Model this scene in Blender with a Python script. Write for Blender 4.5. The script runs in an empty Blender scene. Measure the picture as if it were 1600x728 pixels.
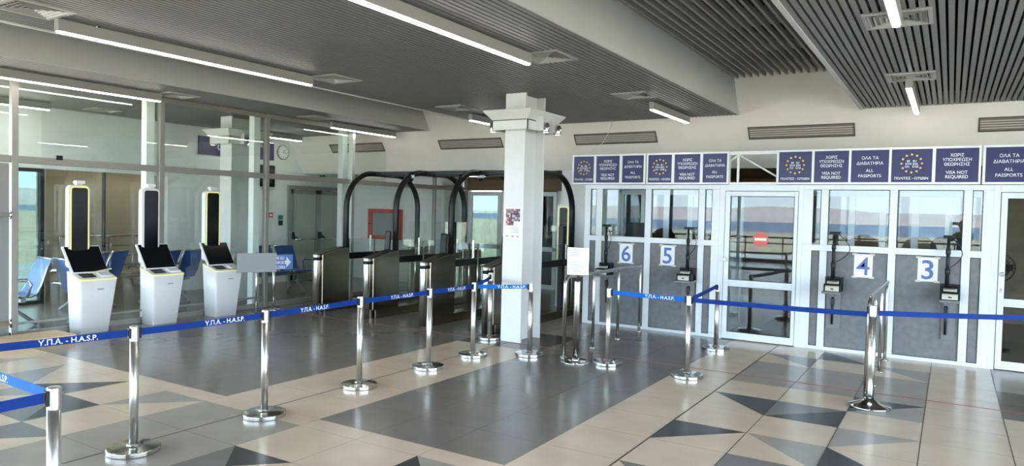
import bpy, bmesh, math, random
from mathutils import Vector, Matrix

random.seed(7)
S = bpy.context.scene
COL = S.collection
D = bpy.data
PI = math.pi

# ------------------------------------------------------------------ camera
H = 1.74
yaw, pitch, roll = 0.554631724, -0.0304133663, 0.023757579
cy, sy, cp, sp = math.cos(yaw), math.sin(yaw), math.cos(pitch), math.sin(pitch)
fw = Vector((-sy * cp, cy * cp, sp))
rt = Vector((cy, sy, 0))
up = rt.cross(fw)
cr, sr = math.cos(roll), math.sin(roll)
r2 = cr * rt + sr * up
u2 = -sr * rt + cr * up
cam = D.objects.new('camera', D.cameras.new('camera'))
COL.objects.link(cam)
cam.data.sensor_width = 36
cam.data.lens = 1107.0 / 1600 * 36
cam.data.clip_start = 0.05
cam.data.clip_end = 6000
m = Matrix((r2, u2, -fw)).transposed().to_4x4()
m.translation = (0, 0, H)
cam.matrix_world = m
S.camera = cam

# ------------------------------------------------------------------ colour management, world, sun
S.view_settings.view_transform = 'Standard'
S.view_settings.look = 'None'
S.view_settings.gamma = 1
S.view_settings.use_curve_mapping = False
S.view_settings.exposure = 0.80
S.cycles.use_denoising = True
S.cycles.max_bounces = 10
S.cycles.diffuse_bounces = 5
S.cycles.glossy_bounces = 6
S.cycles.transparent_max_bounces = 24
S.cycles.caustics_reflective = False
S.cycles.caustics_refractive = False
S.cycles.sample_clamp_indirect = 6

SKY = 11
W = D.worlds.new('sky')
S.world = W
W.use_nodes = True
nt = W.node_tree
nt.nodes.clear()
o_ = nt.nodes.new('ShaderNodeOutputWorld')
bg = nt.nodes.new('ShaderNodeBackground')
tc = nt.nodes.new('ShaderNodeTexCoord')
sx = nt.nodes.new('ShaderNodeSeparateXYZ')
rp = nt.nodes.new('ShaderNodeValToRGB')
rp.color_ramp.elements[0].position = 0.0
rp.color_ramp.elements[0].color = (0.70, 0.85, 0.96, 1)
rp.color_ramp.elements[1].position = 0.7
rp.color_ramp.elements[1].color = (0.42, 0.63, 0.95, 1)
nt.links.new(tc.outputs['Generated'], sx.inputs[0])
nt.links.new(sx.outputs['Z'], rp.inputs[0])
nt.links.new(rp.outputs[0], bg.inputs[0])
bg.inputs[1].default_value = SKY
nt.links.new(bg.outputs[0], o_.inputs[0])

sun = D.objects.new('sun', D.lights.new('sun', 'SUN'))
COL.objects.link(sun)
sun.data.energy = 18
sun.data.angle = 0.01
sun.data.color = (1, 0.95, 0.86)
sun.rotation_euler = (math.radians(-12), math.radians(-38), 0)

BACK_Y = -8.4      # glazed wall behind the camera
def portal(name, loc, rot, w, h):
    l = D.lights.new(name, 'AREA')
    l.shape = 'RECTANGLE'
    l.size, l.size_y = w, h
    l.cycles.is_portal = True
    o = D.objects.new(name, l)
    o.location = loc
    o.rotation_euler = rot
    COL.objects.link(o)
portal('window_daylight', (-6, BACK_Y - 0.15, 1.65), (PI / 2, 0, PI), 14.2, 3.3)
portal('window_daylight', (-13.15, -2.2, 1.6), (PI / 2, 0, PI / 2), 12.4, 3.2)  # sky portal of the unseen glazing added to light the left hall
portal('window_daylight', (7.15, 0.0, 1.65), (PI / 2, 0, -PI / 2), 16, 3.3)

# ------------------------------------------------------------------ materials
def mat(name, col, rough=0.5, metal=0.0, spec=0.5, noise=0, nscale=8, bump=0, stretch=None, emit=None, es=0, coat=0):
    M = D.materials.new(name)
    M.use_nodes = True
    t = M.node_tree
    b = t.nodes['Principled BSDF']
    b.inputs['Base Color'].default_value = (*col, 1)
    b.inputs['Roughness'].default_value = rough
    b.inputs['Metallic'].default_value = metal
    b.inputs['Specular IOR Level'].default_value = spec
    if coat:
        b.inputs['Coat Weight'].default_value = coat
        b.inputs['Coat Roughness'].default_value = 0.05
    if emit:
        b.inputs['Emission Color'].default_value = (*emit, 1)
        b.inputs['Emission Strength'].default_value = es
    if noise or bump:
        co = t.nodes.new('ShaderNodeTexCoord')
        mp = t.nodes.new('ShaderNodeMapping')
        if stretch:
            mp.inputs['Scale'].default_value = stretch
        n = t.nodes.new('ShaderNodeTexNoise')
        n.inputs['Scale'].default_value = nscale
        n.inputs['Detail'].default_value = 4
        t.links.new(co.outputs['Object'], mp.inputs[0])
        t.links.new(mp.outputs[0], n.inputs['Vector'])
        if noise:
            r = t.nodes.new('ShaderNodeValToRGB')
            r.color_ramp.elements[0].position = 0.3
            r.color_ramp.elements[1].position = 0.7
            r.color_ramp.elements[0].color = (*[c * (1 - noise) for c in col], 1)
            r.color_ramp.elements[1].color = (*[min(1, c * (1 + noise)) for c in col], 1)
            t.links.new(n.outputs['Fac'], r.inputs[0])
            t.links.new(r.outputs[0], b.inputs['Base Color'])
        if bump:
            bp = t.nodes.new('ShaderNodeBump')
            bp.inputs['Strength'].default_value = bump
            bp.inputs['Distance'].default_value = 0.01
            t.links.new(n.outputs['Fac'], bp.inputs['Height'])
            t.links.new(bp.outputs[0], b.inputs['Normal'])
    return M

def glass(name, tint=(0.93, 0.97, 0.95), f0=0.045, rough=0.0):
    M = D.materials.new(name)
    M.use_nodes = True
    t = M.node_tree
    t.nodes.clear()
    out = t.nodes.new('ShaderNodeOutputMaterial')
    mx = t.nodes.new('ShaderNodeMixShader')
    tr = t.nodes.new('ShaderNodeBsdfTransparent')
    tr.inputs[0].default_value = (*tint, 1)
    gl = t.nodes.new('ShaderNodeBsdfGlossy')
    gl.inputs['Roughness'].default_value = rough
    lw = t.nodes.new('ShaderNodeLayerWeight')
    lw.inputs['Blend'].default_value = 0.5
    pw = t.nodes.new('ShaderNodeMath')
    pw.operation = 'POWER'
    pw.inputs[1].default_value = 5
    ma = t.nodes.new('ShaderNodeMath')
    ma.operation = 'MULTIPLY_ADD'
    ma.inputs[1].default_value = 1 - f0
    ma.inputs[2].default_value = f0
    t.links.new(lw.outputs['Facing'], pw.inputs[0])
    t.links.new(pw.outputs[0], ma.inputs[0])
    t.links.new(ma.outputs[0], mx.inputs[0])
    t.links.new(tr.outputs[0], mx.inputs[1])
    t.links.new(gl.outputs[0], mx.inputs[2])
    t.links.new(mx.outputs[0], out.inputs[0])
    return M

def tile_mat(name, col, rough=0.3, var=0.05, grout=0.55):
    """stone floor tile: mottled colour, thin dark joints along the cell edges of the UV map"""
    M = D.materials.new(name)
    M.use_nodes = True
    t = M.node_tree
    L = t.links.new
    b = t.nodes['Principled BSDF']
    b.inputs['Roughness'].default_value = rough
    b.inputs['Specular IOR Level'].default_value = 0.5
    co = t.nodes.new('ShaderNodeTexCoord')
    n = t.nodes.new('ShaderNodeTexNoise')
    n.inputs['Scale'].default_value = 3.0
    n.inputs['Detail'].default_value = 6
    L(co.outputs['Object'], n.inputs['Vector'])
    r = t.nodes.new('ShaderNodeValToRGB')
    r.color_ramp.elements[0].position = 0.35
    r.color_ramp.elements[1].position = 0.65
    r.color_ramp.elements[0].color = (*[c * (1 - var) for c in col], 1)
    r.color_ramp.elements[1].color = (*[c * (1 + var) for c in col], 1)
    L(n.outputs['Fac'], r.inputs[0])
    uv = t.nodes.new('ShaderNodeUVMap')
    s = t.nodes.new('ShaderNodeSeparateXYZ')
    L(uv.outputs[0], s.inputs[0])
    outs = []
    for ax in ('X', 'Y'):
        a = t.nodes.new('ShaderNodeMath'); a.operation = 'SUBTRACT'; a.inputs[1].default_value = 0.5
        L(s.outputs[ax], a.inputs[0])
        c = t.nodes.new('ShaderNodeMath'); c.operation = 'ABSOLUTE'
        L(a.outputs[0], c.inputs[0])
        outs.append(c)
    mxm = t.nodes.new('ShaderNodeMath'); mxm.operation = 'MAXIMUM'
    L(outs[0].outputs[0], mxm.inputs[0]); L(outs[1].outputs[0], mxm.inputs[1])
    g = t.nodes.new('ShaderNodeMath'); g.operation = 'GREATER_THAN'; g.inputs[1].default_value = 0.4958
    L(mxm.outputs[0], g.inputs[0])
    mix = t.nodes.new('ShaderNodeMix'); mix.data_type = 'RGBA'
    L(g.outputs[0], mix.inputs['Factor'])
    L(r.outputs[0], mix.inputs['A'])
    mix.inputs['B'].default_value = (*[c * grout for c in col], 1)
    L(mix.outputs['Result'], b.inputs['Base Color'])
    return M

def emis(name, col, s):
    return mat(name, (0.8, 0.8, 0.8), 0.5, emit=col, es=s)

M_beige = tile_mat('tile_beige', (0.72, 0.575, 0.43), 0.21)
M_dark = tile_mat('tile_charcoal', (0.205, 0.182, 0.164), 0.20)
M_mid = tile_mat('tile_warm_grey', (0.40, 0.345, 0.295), 0.24)
M_lgrey = tile_mat('tile_light_grey', (0.40, 0.36, 0.315), 0.24)
M_grey = tile_mat('tile_grey', (0.22, 0.205, 0.19), 0.24)
M_black = tile_mat('tile_black', (0.048, 0.047, 0.048), 0.24)
M_brown = tile_mat('tile_brown', (0.06, 0.05, 0.045), 0.24)
M_joint = mat('joint', (0.06, 0.055, 0.05), 0.7)
M_red = mat('red_tape', (0.33, 0.06, 0.05), 0.5)
M_wall = mat('wall_white', (0.85, 0.825, 0.77), 0.7, noise=0.02, nscale=3)
M_wallw = mat('wall_sunlit_white', (0.86, 0.87, 0.86), 0.6, noise=0.02, nscale=3)  # whiter than the grey wall: sunlight on the hall panel put into colour
M_wallg = mat('wall_grey', (0.76, 0.77, 0.765), 0.7, noise=0.03, nscale=3)
M_beam = mat('beam_grey', (0.50, 0.505, 0.50), 0.65, noise=0.03, nscale=2)
M_slat = mat('slat_grey', (0.21, 0.212, 0.21), 0.45)
M_slat2 = mat('slat_warm', (0.32, 0.315, 0.295), 0.5)
M_brownceil = mat('slat_brown', (0.17, 0.125, 0.075), 0.6)
M_beigewall = mat('wall_beige', (0.56, 0.51, 0.42), 0.7, noise=0.04, nscale=3)
M_void = mat('plenum_black', (0.012, 0.012, 0.012), 0.9)
M_edge = mat('edge_trim', (0.62, 0.63, 0.63), 0.4)
M_brownwall = mat('wall_brown', (0.22, 0.16, 0.10), 0.6, noise=0.15, nscale=5)
M_alu = mat('alu_bronze', (0.30, 0.285, 0.26), 0.42, 0.35)
M_white = mat('white_paint', (0.72, 0.775, 0.815), 0.32, noise=0.015, nscale=6)
M_column = mat('column_white', (0.72, 0.73, 0.72), 0.4, noise=0.02, nscale=5)
M_post = mat('white_post', (0.78, 0.80, 0.80), 0.4)
M_panel = mat('panel_grey', (0.165, 0.17, 0.178), 0.55, noise=0.14, nscale=14, bump=0.08)
M_gasket = mat('gasket_black', (0.02, 0.02, 0.02), 0.6)
M_glass = glass('glass_clear')
M_glassb = glass('glass_booth', (0.84, 0.89, 0.89), 0.030)
M_glassg = glass('glass_green', (0.955, 0.98, 0.97), 0.035)
M_glasst = glass('glass_tinted', (0.24, 0.28, 0.265), 0.05)
M_chrome = mat('chrome', (0.60, 0.59, 0.565), 0.12, 1.0)
M_satin = mat('chrome_satin', (0.78, 0.77, 0.74), 0.30, 1.0)
M_steel = mat('steel_brushed', (0.58, 0.57, 0.54), 0.24, 1.0, noise=0.06, nscale=30, stretch=(1, 1, 0.05))
M_steeld = mat('steel_dark', (0.33, 0.285, 0.225), 0.22, 1.0, noise=0.08, nscale=24, stretch=(0.06, 0.06, 1))
M_blackp = mat('black_plastic', (0.010, 0.010, 0.011), 0.45, spec=0.25)
M_blackm = mat('black_metal', (0.008, 0.008, 0.009), 0.42, spec=0.35)
M_screen = mat('screen_black', (0.004, 0.004, 0.005), 0.12)
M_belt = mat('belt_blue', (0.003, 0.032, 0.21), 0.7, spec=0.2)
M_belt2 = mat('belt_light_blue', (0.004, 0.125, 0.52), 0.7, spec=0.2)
M_text = mat('white_print', (0.88, 0.90, 0.92), 0.5)
M_texty = mat('yellow_print', (0.92, 0.68, 0.12), 0.5)
M_kiosk = mat('kiosk_white', (0.74, 0.74, 0.745), 0.30)
M_glow = mat('kiosk_glow', (0.45, 0.42, 0.12), 0.5, emit=(1.0, 0.90, 0.25), es=0.38)
M_lamp = emis('lamp_strip', (1.0, 0.96, 0.90), 16.0)
M_lampy = emis('lamp_warm', (1.0, 0.88, 0.58), 8.0)
M_fix = mat('fixture_grey', (0.30, 0.295, 0.285), 0.45)
M_vent = mat('vent_white', (0.40, 0.40, 0.39), 0.5)
M_grille = mat('grille_taupe', (0.12, 0.105, 0.09), 0.5)
M_blade = mat('grille_blade', (0.20, 0.18, 0.16), 0.5)
M_signf = mat('sign_frame', (0.83, 0.84, 0.82), 0.35)
M_navy = mat('sign_navy', (0.024, 0.024, 0.11), 0.42)
M_paper = mat('paper', (0.86, 0.88, 0.90), 0.6)
M_num = mat('number_blue', (0.10, 0.18, 0.46), 0.6)
M_wood = mat('pallet_wood', (0.72, 0.56, 0.36), 0.65, noise=0.18, nscale=10, stretch=(1.5, 12, 6))
M_redbox = mat('red_enamel', (0.52, 0.07, 0.05), 0.4)
M_blueseat = mat('seat_blue', (0.025, 0.09, 0.36), 0.4)
M_signblue = mat('sign_blue', (0.02, 0.13, 0.46), 0.4)
M_green = mat('green_plastic', (0.015, 0.19, 0.13), 0.4)
M_greypl = mat('grey_plate', (0.26, 0.265, 0.27), 0.5)
M_cream = mat('cream_plastic', (0.62, 0.60, 0.52), 0.4)
M_doorg = mat('door_grey', (0.25, 0.25, 0.245), 0.45)
M_darkhole = mat('desk_dark', (0.05, 0.052, 0.055), 0.5)
M_land = mat('dry_field', (0.46, 0.37, 0.24), 0.9, noise=0.15, nscale=0.2)
M_sea_hazed = mat('sea', (0.19, 0.235, 0.30), 0.9, spec=0.1)  # paled base colour, distance haze painted in
M_hill_hazed = mat('far_hill_hazed', (0.60, 0.48, 0.41), 0.95, noise=0.12, nscale=0.01)  # lightened so the colour carries the haze over the far shore
M_seatdk = mat('seat_dark', (0.02, 0.022, 0.03), 0.5)

# ------------------------------------------------------------------ mesh helpers
class MB:
    def __init__(s):
        s.v, s.f, s.mi, s.sm = [], [], [], []
    def raw(s, vs, fs, mi=0, smooth=False, T=None):
        k = len(s.v)
        for p in vs:
            p = Vector(p)
            s.v.append(tuple(T @ p) if T else tuple(p))
        for f in fs:
            s.f.append([k + i for i in f]); s.mi.append(mi); s.sm.append(smooth)
        return s
    def box(s, x0, x1, y0, y1, z0, z1, mi=0, T=None):
        v = [(x, y, z) for z in (z0, z1) for y in (y0, y1) for x in (x0, x1)]
        return s.raw(v, [(0, 2, 3, 1), (4, 5, 7, 6), (0, 1, 5, 4), (2, 6, 7, 3), (0, 4, 6, 2), (1, 3, 7, 5)], mi, False, T)
    def prism(s, poly, axis, a, b, mi=0, T=None, smooth=False):
        n = len(poly)
        def P(p, t):
            return {'x': (t, p[0], p[1]), 'y': (p[0], t, p[1]), 'z': (p[0], p[1], t)}[axis]
        v = [P(p, a) for p in poly] + [P(p, b) for p in poly]
        s.raw(v, [tuple(range(n)), tuple(range(2 * n - 1, n - 1, -1))], mi, False, T)
        k = len(s.v) - 2 * n
        for i in range(n):
            j = (i + 1) % n
            s.f.append([k + i, k + j, k + n + j, k + n + i]); s.mi.append(mi); s.sm.append(smooth)
        return s
    def lathe(s, prof, c=(0, 0, 0), n=32, mi=0, T=None, axis='z', cap=True):
        v, f = [], []
        for r, z in prof:
            for k in range(n):
                a = 2 * PI * k / n
                p = (r * math.cos(a), r * math.sin(a), z)
                if axis == 'x': p = (p[2], p[0], p[1])
                if axis == 'y': p = (p[0], p[2], p[1])
                v.append((c[0] + p[0], c[1] + p[1], c[2] + p[2]))
        for i in range(len(prof) - 1):
            for k in range(n):
                j = (k + 1) % n
                f.append((i * n + k, i * n + j, (i + 1) * n + j, (i + 1) * n + k))
        s.raw(v, f, mi, True, T)
        k0 = len(s.v) - len(v)
        for base, (r, z) in ((0, prof[0]), ((len(prof) - 1) * n, prof[-1])):
            if r > 1e-6 and cap:
                s.f.append([k0 + base + k for k in range(n)]); s.mi.append(mi); s.sm.append(False)
        return s
    def cyl(s, x, y, z0, z1, r, r1=None, n=24, mi=0):
        return s.lathe([(r, z0), (r if r1 is None else r1, z1)], (x, y, 0), n, mi)
    def tube(s, pts, r, n=10, mi=0, rw=None, closed=False):
        """sweep a circle (or ellipse r x rw) along points"""
        P = [Vector(p) for p in pts]
        N = len(P)
        tang = []
        for i in range(N):
            a = P[(i - 1) % N] if (i > 0 or closed) else P[i]
            b = P[(i + 1) % N] if (i < N - 1 or closed) else P[i]
            tang.append((b - a).normalized())
        ref = Vector((0, 0, 1)) if abs(tang[0].z) < 0.9 else Vector((1, 0, 0))
        nrm = (ref - tang[0] * ref.dot(tang[0])).normalized()
        v = []
        for i in range(N):
            nrm = (nrm - tang[i] * nrm.dot(tang[i])).normalized()
            bn = tang[i].cross(nrm)
            for k in range(n):
                a = 2 * PI * k / n
                v.append(P[i] + nrm * (r * math.cos(a)) + bn * ((rw or r) * math.sin(a)))
        f = []
        for i in range(N if closed else N - 1):
            j2 = (i + 1) % N
            for k in range(n):
                j = (k + 1) % n
                f.append((i * n + k, i * n + j, j2 * n + j, j2 * n + k))
        s.raw(v, f, mi, True)
        if not closed:
            k0 = len(s.v) - len(v)
            s.f.append([k0 + k for k in range(n)]); s.mi.append(mi); s.sm.append(False)
            s.f.append([k0 + (N - 1) * n + k for k in range(n)]); s.mi.append(mi); s.sm.append(False)
        return s

def rrect(w, h, r, n=6, cx=0, cy_=0):
    pts = []
    for (sx_, sy_, a0) in ((1, 1, 0), (-1, 1, 90), (-1, -1, 180), (1, -1, 270)):
        for k in range(n + 1):
            a = math.radians(a0 + 90 * k / n)
            pts.append((cx + sx_ * (w / 2 - r) + r * math.cos(a), cy_ + sy_ * (h / 2 - r) + r * math.sin(a)))
    return pts

def arc(cx, cz, r, a0, a1, n=8):
    return [(cx + r * math.cos(math.radians(a0 + (a1 - a0) * k / n)), cz + r * math.sin(math.radians(a0 + (a1 - a0) * k / n))) for k in range(n + 1)]

def obj(name, mb, mats, parent=None, bevel=0, loc=None, rot=None, seg=2, kind=None):
    me = D.meshes.new(name)
    me.from_pydata(mb.v, [], mb.f)
    if not isinstance(mats, (list, tuple)):
        mats = [mats]
    for q in mats:
        me.materials.append(q)
    me.polygons.foreach_set('material_index', mb.mi)
    me.polygons.foreach_set('use_smooth', mb.sm)
    bm = bmesh.new(); bm.from_mesh(me)
    bmesh.ops.recalc_face_normals(bm, faces=bm.faces)
    bm.to_mesh(me); bm.free()
    o = D.objects.new(name, me)
    COL.objects.link(o)
    if parent: o.parent = parent
    if loc: o.location = loc
    if rot: o.rotation_euler = rot
    if bevel:
        b = o.modifiers.new('bevel', 'BEVEL')
        b.width = bevel; b.segments = seg; b.limit_method = 'ANGLE'; b.angle_limit = math.radians(50)
        b.harden_normals = False
    if kind: o['kind'] = kind
    return o

def tag(o, label, cat, group=None, kind=None):
    o['label'] = label
    o['category'] = cat
    if group: o['group'] = group
    if kind: o['kind'] = kind
    return o

def thing(name, label, cat, loc=(0, 0, 0), rz=0, group=None, kind=None):
    o = D.objects.new(name, None)
    COL.objects.link(o)
    o.empty_display_size = 0.1
    o.location = loc
    o.rotation_euler = (0, 0, rz)
    return tag(o, label, cat, group, kind)

def struct(name, mb, mats, parent=None, **k):
    o = obj(name, mb, mats, parent, **k)
    if parent is None: o['kind'] = 'structure'
    return o

def sroot(name, loc=(0, 0, 0)):
    o = D.objects.new(name, None)
    COL.objects.link(o)
    o.location = loc
    o['kind'] = 'structure'
    return o

def dup_tree(o, parent=None, loc=None, rz=None):
    c = o.copy()
    COL.objects.link(c)
    if parent: c.parent = parent
    if loc is not None: c.location = loc
    if rz is not None: c.rotation_euler = (0, 0, rz)
    for ch in list(o.children):
        dup_tree(ch, c)
    return c

def text_mb(lines, size, T, bold=0.0, align='CENTER', spacing=1.0, sx_=1.0, depth=0.0):
    """lettering as a mesh: local x right, y up, placed by matrix T"""
    mb = MB()
    y = 0
    for ln in lines:
        txt, sz, gap = ln if isinstance(ln, tuple) else (ln, size, size * 1.25)
        cu = D.curves.new('t', 'FONT')
        cu.body = txt
        cu.size = sz
        cu.align_x = align
        cu.offset = bold * sz
        cu.space_character = spacing
        cu.resolution_u = 3
        cu.extrude = depth
        to = D.objects.new('t', cu)
        COL.objects.link(to)
        dg = bpy.context.evaluated_depsgraph_get()
        me = D.meshes.new_from_object(to.evaluated_get(dg))
        y -= gap
        vs = [T @ Vector((v.co.x * sx_, v.co.y + y, v.co.z)) for v in me.vertices]
        mb.raw(vs, [tuple(p.vertices) for p in me.polygons])
        D.objects.remove(to); D.meshes.remove(me); D.curves.remove(cu)
    return mb

def face_T(origin, right, upv):
    r = Vector(right).normalized(); u = Vector(upv).normalized(); n = r.cross(u)
    M = Matrix((r, u, n)).transposed().to_4x4()
    M.translation = Vector(origin)
    return M

# ------------------------------------------------------------------ floor
GX, GY, G = -0.145, 7.04, 0.6
FLOORM = [M_beige, M_dark, M_mid, M_lgrey, M_grey, M_black, M_brown]
BE, DK, MI, LG, GR, BL, BR = range(7)
# triangles: cell (i, j row from top index) -> which half / colour
TRI = {}   # (zone, i, j) : list of (local polygon, colour)
UL, UR, LL, LR = [(0, 0), (1, 1), (0, 1)], [(0, 1), (1, 0), (1, 1)], [(0, 0), (1, 0), (0, 1)], [(0, 0), (1, 0), (1, 1)]
OPP = {id(UL): LR, id(LR): UL, id(UR): LL, id(LL): UR}
def half(z, i, j, h, c, c2=BE):
    TRI[(z, i, j)] = [(h, c), (OPP[id(h)], c2)]
# right zone (integer rows)
half('R', -3, -3, UL, BL)
half('R', -3, -1, UR, BL)
half('R', -2, -1, UL, GR, BL)
half('R', -2, -3, UR, LG); half('R', -3, -5, UR, GR)
half('R', -2, -4, UL, GR)
half('R', -1, -3, LL, BL)
half('R', -1, -2, UL, LG)
half('R', -1, 0, UL, BL, LG)
half('R', -3, 3, UR, GR); half('R', -2, 4, LL, BL, MI); half('R', -1, 3, UR, LG)
half('R', -2, -6, LL, BL); half('R', -1, -5, UL, LG); half('R', -3, -7, LR, BL)
# left front zone: rows measured from the shifted joint line (j=0 is the row just in front of it)
half('L', -12, -1, LR, BL)
half('L', -11, -1 - 0, LL, BE)
TRI[('L', -11, -2 + 1 - 0)] = [([(0, 0), (1, 0), (1, 1), (0, 1)], BE)]
half('L', -11, -2, UR, BL, GR)
half('L', -13, -1, LL, LG); half('L', -15, -1, LR, LG)
half('L', -12, -2, UL, LG); half('L', -10, -1, UL, LG); half('L', -10, -3, UL, GR)
half('L', -13, -3, LR, BL); half('L', -14, -2, UR, GR); half('L', -12, -4, LL, LG)
TRI[('L', -7, -2)] = [([(0, 1), (0.5, 0.5), (1, 1)], BL), ([(0, 0), (0.5, 0.5), (0, 1)], GR), ([(0, 0), (1, 0), (0.5, 0.5)], BE), ([(1, 0), (1, 1), (0.5, 0.5)], BE)]
TRI[('L', -5, -1)] = [([(0, 0), (0.5, 0.5), (0, 1)], BL), ([(0, 1), (0.5, 0.5), (1, 1)], LG), ([(0, 0), (1, 0), (0.5, 0.5)], BE), ([(1, 0), (1, 1), (0.5, 0.5)], BE)]

def build_floor():
    v, f, mi, uv = [], [], [], []
    def cell(x0, x1, y0, y1, polys):
        for poly, c in polys:
            k = len(v)
            for (a, b) in poly:
                v.append((x0 + (x1 - x0) * a, y0 + (y1 - y0) * b, 0)); uv.append((a, b))
            f.append(list(range(k, k + len(poly)))); mi.append(c)
    full = [(0, 0), (1, 0), (1, 1), (0, 1)]
    YD = -4.93          # front edge of the charcoal fields, in rows
    YS = -5.27
    # zone R: i >= -4
    for i in range(-4, 14):
        for j in range(-30, 16):
            c = BE
            if i == -4 or i == 0: c = BE
            elif -3 <= i < 0: c = MI if 1 <= j < 3 else BE
            elif i >= 1:
                c = BE if j < 1 else (DK if j < 3 else MI)
                if j >= 5.2: c = DK
                if i >= 3 and j < 1: c = [BE, LG, BE][(i + j) % 3]
            if j < -14: c = DK
            if j >= 6: c = DK
            polys = TRI.get(('R', i, j), [(full, c)])
            cell(GX + i * G, GX + (i + 1) * G, GY + j * G, GY + (j + 1) * G, polys)
    for i in range(-36, -4):
        # back zone
        rows = [(YD, -4)] + [(j, j + 1) for j in range(-4, 16)]
        for (a, b) in rows:
            if i < -9: c = DK
            elif i < -7: c = BE
            else: c = DK
            if -9 <= i < -7 and 1 <= a < 2.9: c = BR
            if -9 <= i < -7 and a >= 3: c = MI
            if a >= 8: c = DK
            u0 = 1 - (b - a)
            polys = [([(0, u0), (1, u0), (1, 1), (0, 1)], c)]
            k = len(v)
            for (p, q) in [(0, 0), (1, 0), (1, 1), (0, 1)]:
                v.append((GX + (i + p) * G, GY + (a + (b - a) * q) * G, 0))
                uv.append((p, u0 + (1 - u0) * q if u0 < 0.01 else (0.002 + 0.998 * q)))
            f.append(list(range(k, k + 4))); mi.append(c)
        # filler strip
        cell(GX + i * G, GX + (i + 1) * G, GY + YS * G, GY + YD * G, [(full, BE)])
        # front zone
        for j in range(-30, 0):
            c = BE
            if -9 <= i < -7: c = MI
            if j < -12: c = DK
            polys = TRI.get(('L', i, j), [(full, c)])
            cell(GX + i * G, GX + (i + 1) * G, GY + (YS + j) * G, GY + (YS + j + 1) * G, polys)
    me = D.meshes.new('floor')
    me.from_pydata(v, [], f)
    for q in FLOORM: me.materials.append(q)
    me.polygons.foreach_set('material_index', mi)
    ul = me.uv_layers.new(name='UVMap')
    for p in me.polygons:
        for li in p.loop_indices:
            ul.data[li].uv = uv[me.loops[li].vertex_index]
    o = D.objects.new('floor', me)
    COL.objects.link(o)
    o['kind'] = 'structure'
build_floor()
mb = MB()
for i in (-8, -3):
    x = GX + i * G
    mb.box(x - 0.006, x + 0.006, -8, 10.1, 0.0, 0.0012)
for i in (0, 1, -2, -1):
    x = GX + i * G
    mb.box(x - 0.003, x + 0.003, -8, 10.1, 0.0, 0.001)
struct('trim_1', mb, M_joint)
mb = MB()
mb.box(-9.0, 3.2, 7.95, 7.968, 0.0, 0.0018)
tag(obj('floor_tape', mb, M_red), 'thin red line taped across the tiled floor in front of the counters', 'floor tape')

# ------------------------------------------------------------------ shell
CZ, RZ = 3.30, 3.80
strips = [(-13.0, -8.84), (-7.13, -2.83), (-1.14, 3.16), (4.86, 7.0)]
recess = [(-8.84, -7.13), (-2.83, -1.14), (3.16, 4.86)]
def bulk_y(z): return 11.09 + 0.66 * (CZ - z)

def slats(x0, x1, z, w, h, pitch, y0, y1):
    mb = MB()
    n = int(round((x1 - x0) / pitch))
    for k in range(n):
        x = x0 + (x1 - x0) * (k + 0.5) / n
        mb.box(x - w / 2, x + w / 2, y0, y1, z, z + h)
    return mb
for a, b in strips:
    struct('ceiling', slats(a + 0.02, b - 0.02, CZ, 0.041, 0.07, 0.0605, BACK_Y, bulk_y(CZ)), M_slat)
for a, b in recess:
    r = sroot('ceiling')
    struct('slats', slats(a, b, RZ, 0.030, 0.055, 0.1, BACK_Y, bulk_y(RZ)), M_slat2, r)
    mb = MB()
    for k in range(17):
        y = BACK_Y + 0.5 + k * 1.15
        mb.box(a, b, y, y + 0.12 + 0.1 * (k % 3), RZ + 0.16, RZ + 0.3)
    struct('carrier_bars', mb, mat('carrier', (0.20, 0.20, 0.19), 0.6), r)
mb = MB()
for a, b in strips: mb.box(a + 0.04, b - 0.04, BACK_Y, 11.2, CZ + 0.16, CZ + 0.18)
for a, b in recess: mb.box(a - 0.05, b + 0.05, BACK_Y, 11.2, RZ + 0.42, RZ + 0.44)
struct('ceiling', mb, M_void)
# plastered side faces of the raised coffers
mb = MB()
for (x, s_) in ((-8.84, -1), (-7.13, 1), (-2.83, -1), (-1.14, 1), (3.16, -1), (4.86, 1)):
    xa, xb = (x - 0.02, x) if s_ < 0 else (x, x + 0.02)
    mb.box(xa, xb, BACK_Y, 11.15, CZ, RZ + 0.42)
struct('trim_2', mb, M_beam)
mb = MB()
for x in (-1.14, -7.13, 4.86):
    mb.box(x - 0.012, x + 0.03, BACK_Y, bulk_y(CZ), CZ - 0.012, CZ + 0.004)
struct('trim_3', mb, M_edge)

# sloped bulkhead above the counters
mb = MB()
zt = 4.3
mb.prism([(bulk_y(2.52), 2.52), (bulk_y(zt), zt), (bulk_y(zt) + 0.12, zt), (bulk_y(2.52) + 0.12, 2.52)], 'x', -13.0, 7.0)
struct('wall_front', mb, M_wall)
# low brown slatted ceiling beyond it, end walls
mb = MB()
for k in range(26):
    y = 11.75 + 0.13 * k
    mb.box(-9.97, 7, y, y + 0.11, 2.53, 2.58)
struct('ceiling', mb, M_brownceil)
mb = MB(); mb.box(-13, 7, 11.6, 15.2, 2.62, 2.66); struct('ceiling', mb, M_void)
mb = MB(); mb.box(-13, -9.99, 11.73, 13.0, 2.5, 2.56); struct('ceiling', mb, M_wallw)
mb = MB()
mb.box(-6.14, -4.99, 11.62, 11.72, 0, 2.53)
struct('wall_front', mb, M_wallg)
mb = MB()
mb.box(-9.97, -9.9, 14.0, 14.1, 0, 2.22)
mb.box(-8.98, -8.02, 14.0, 14.1, 0, 2.22); mb.box(-7.5, -6.02, 14.0, 14.1, 0, 2.22)
struct('wall_end', mb, M_wallg)
mb = MB(); mb.box(-9.97, -6.1, 14.0, 14.1, 2.22, 2.62); struct('wall_end', mb, M_brownceil)
mb = MB()
mb.box(-6.14, 7.0, 15.0, 15.1, 0, 2.62)
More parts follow.
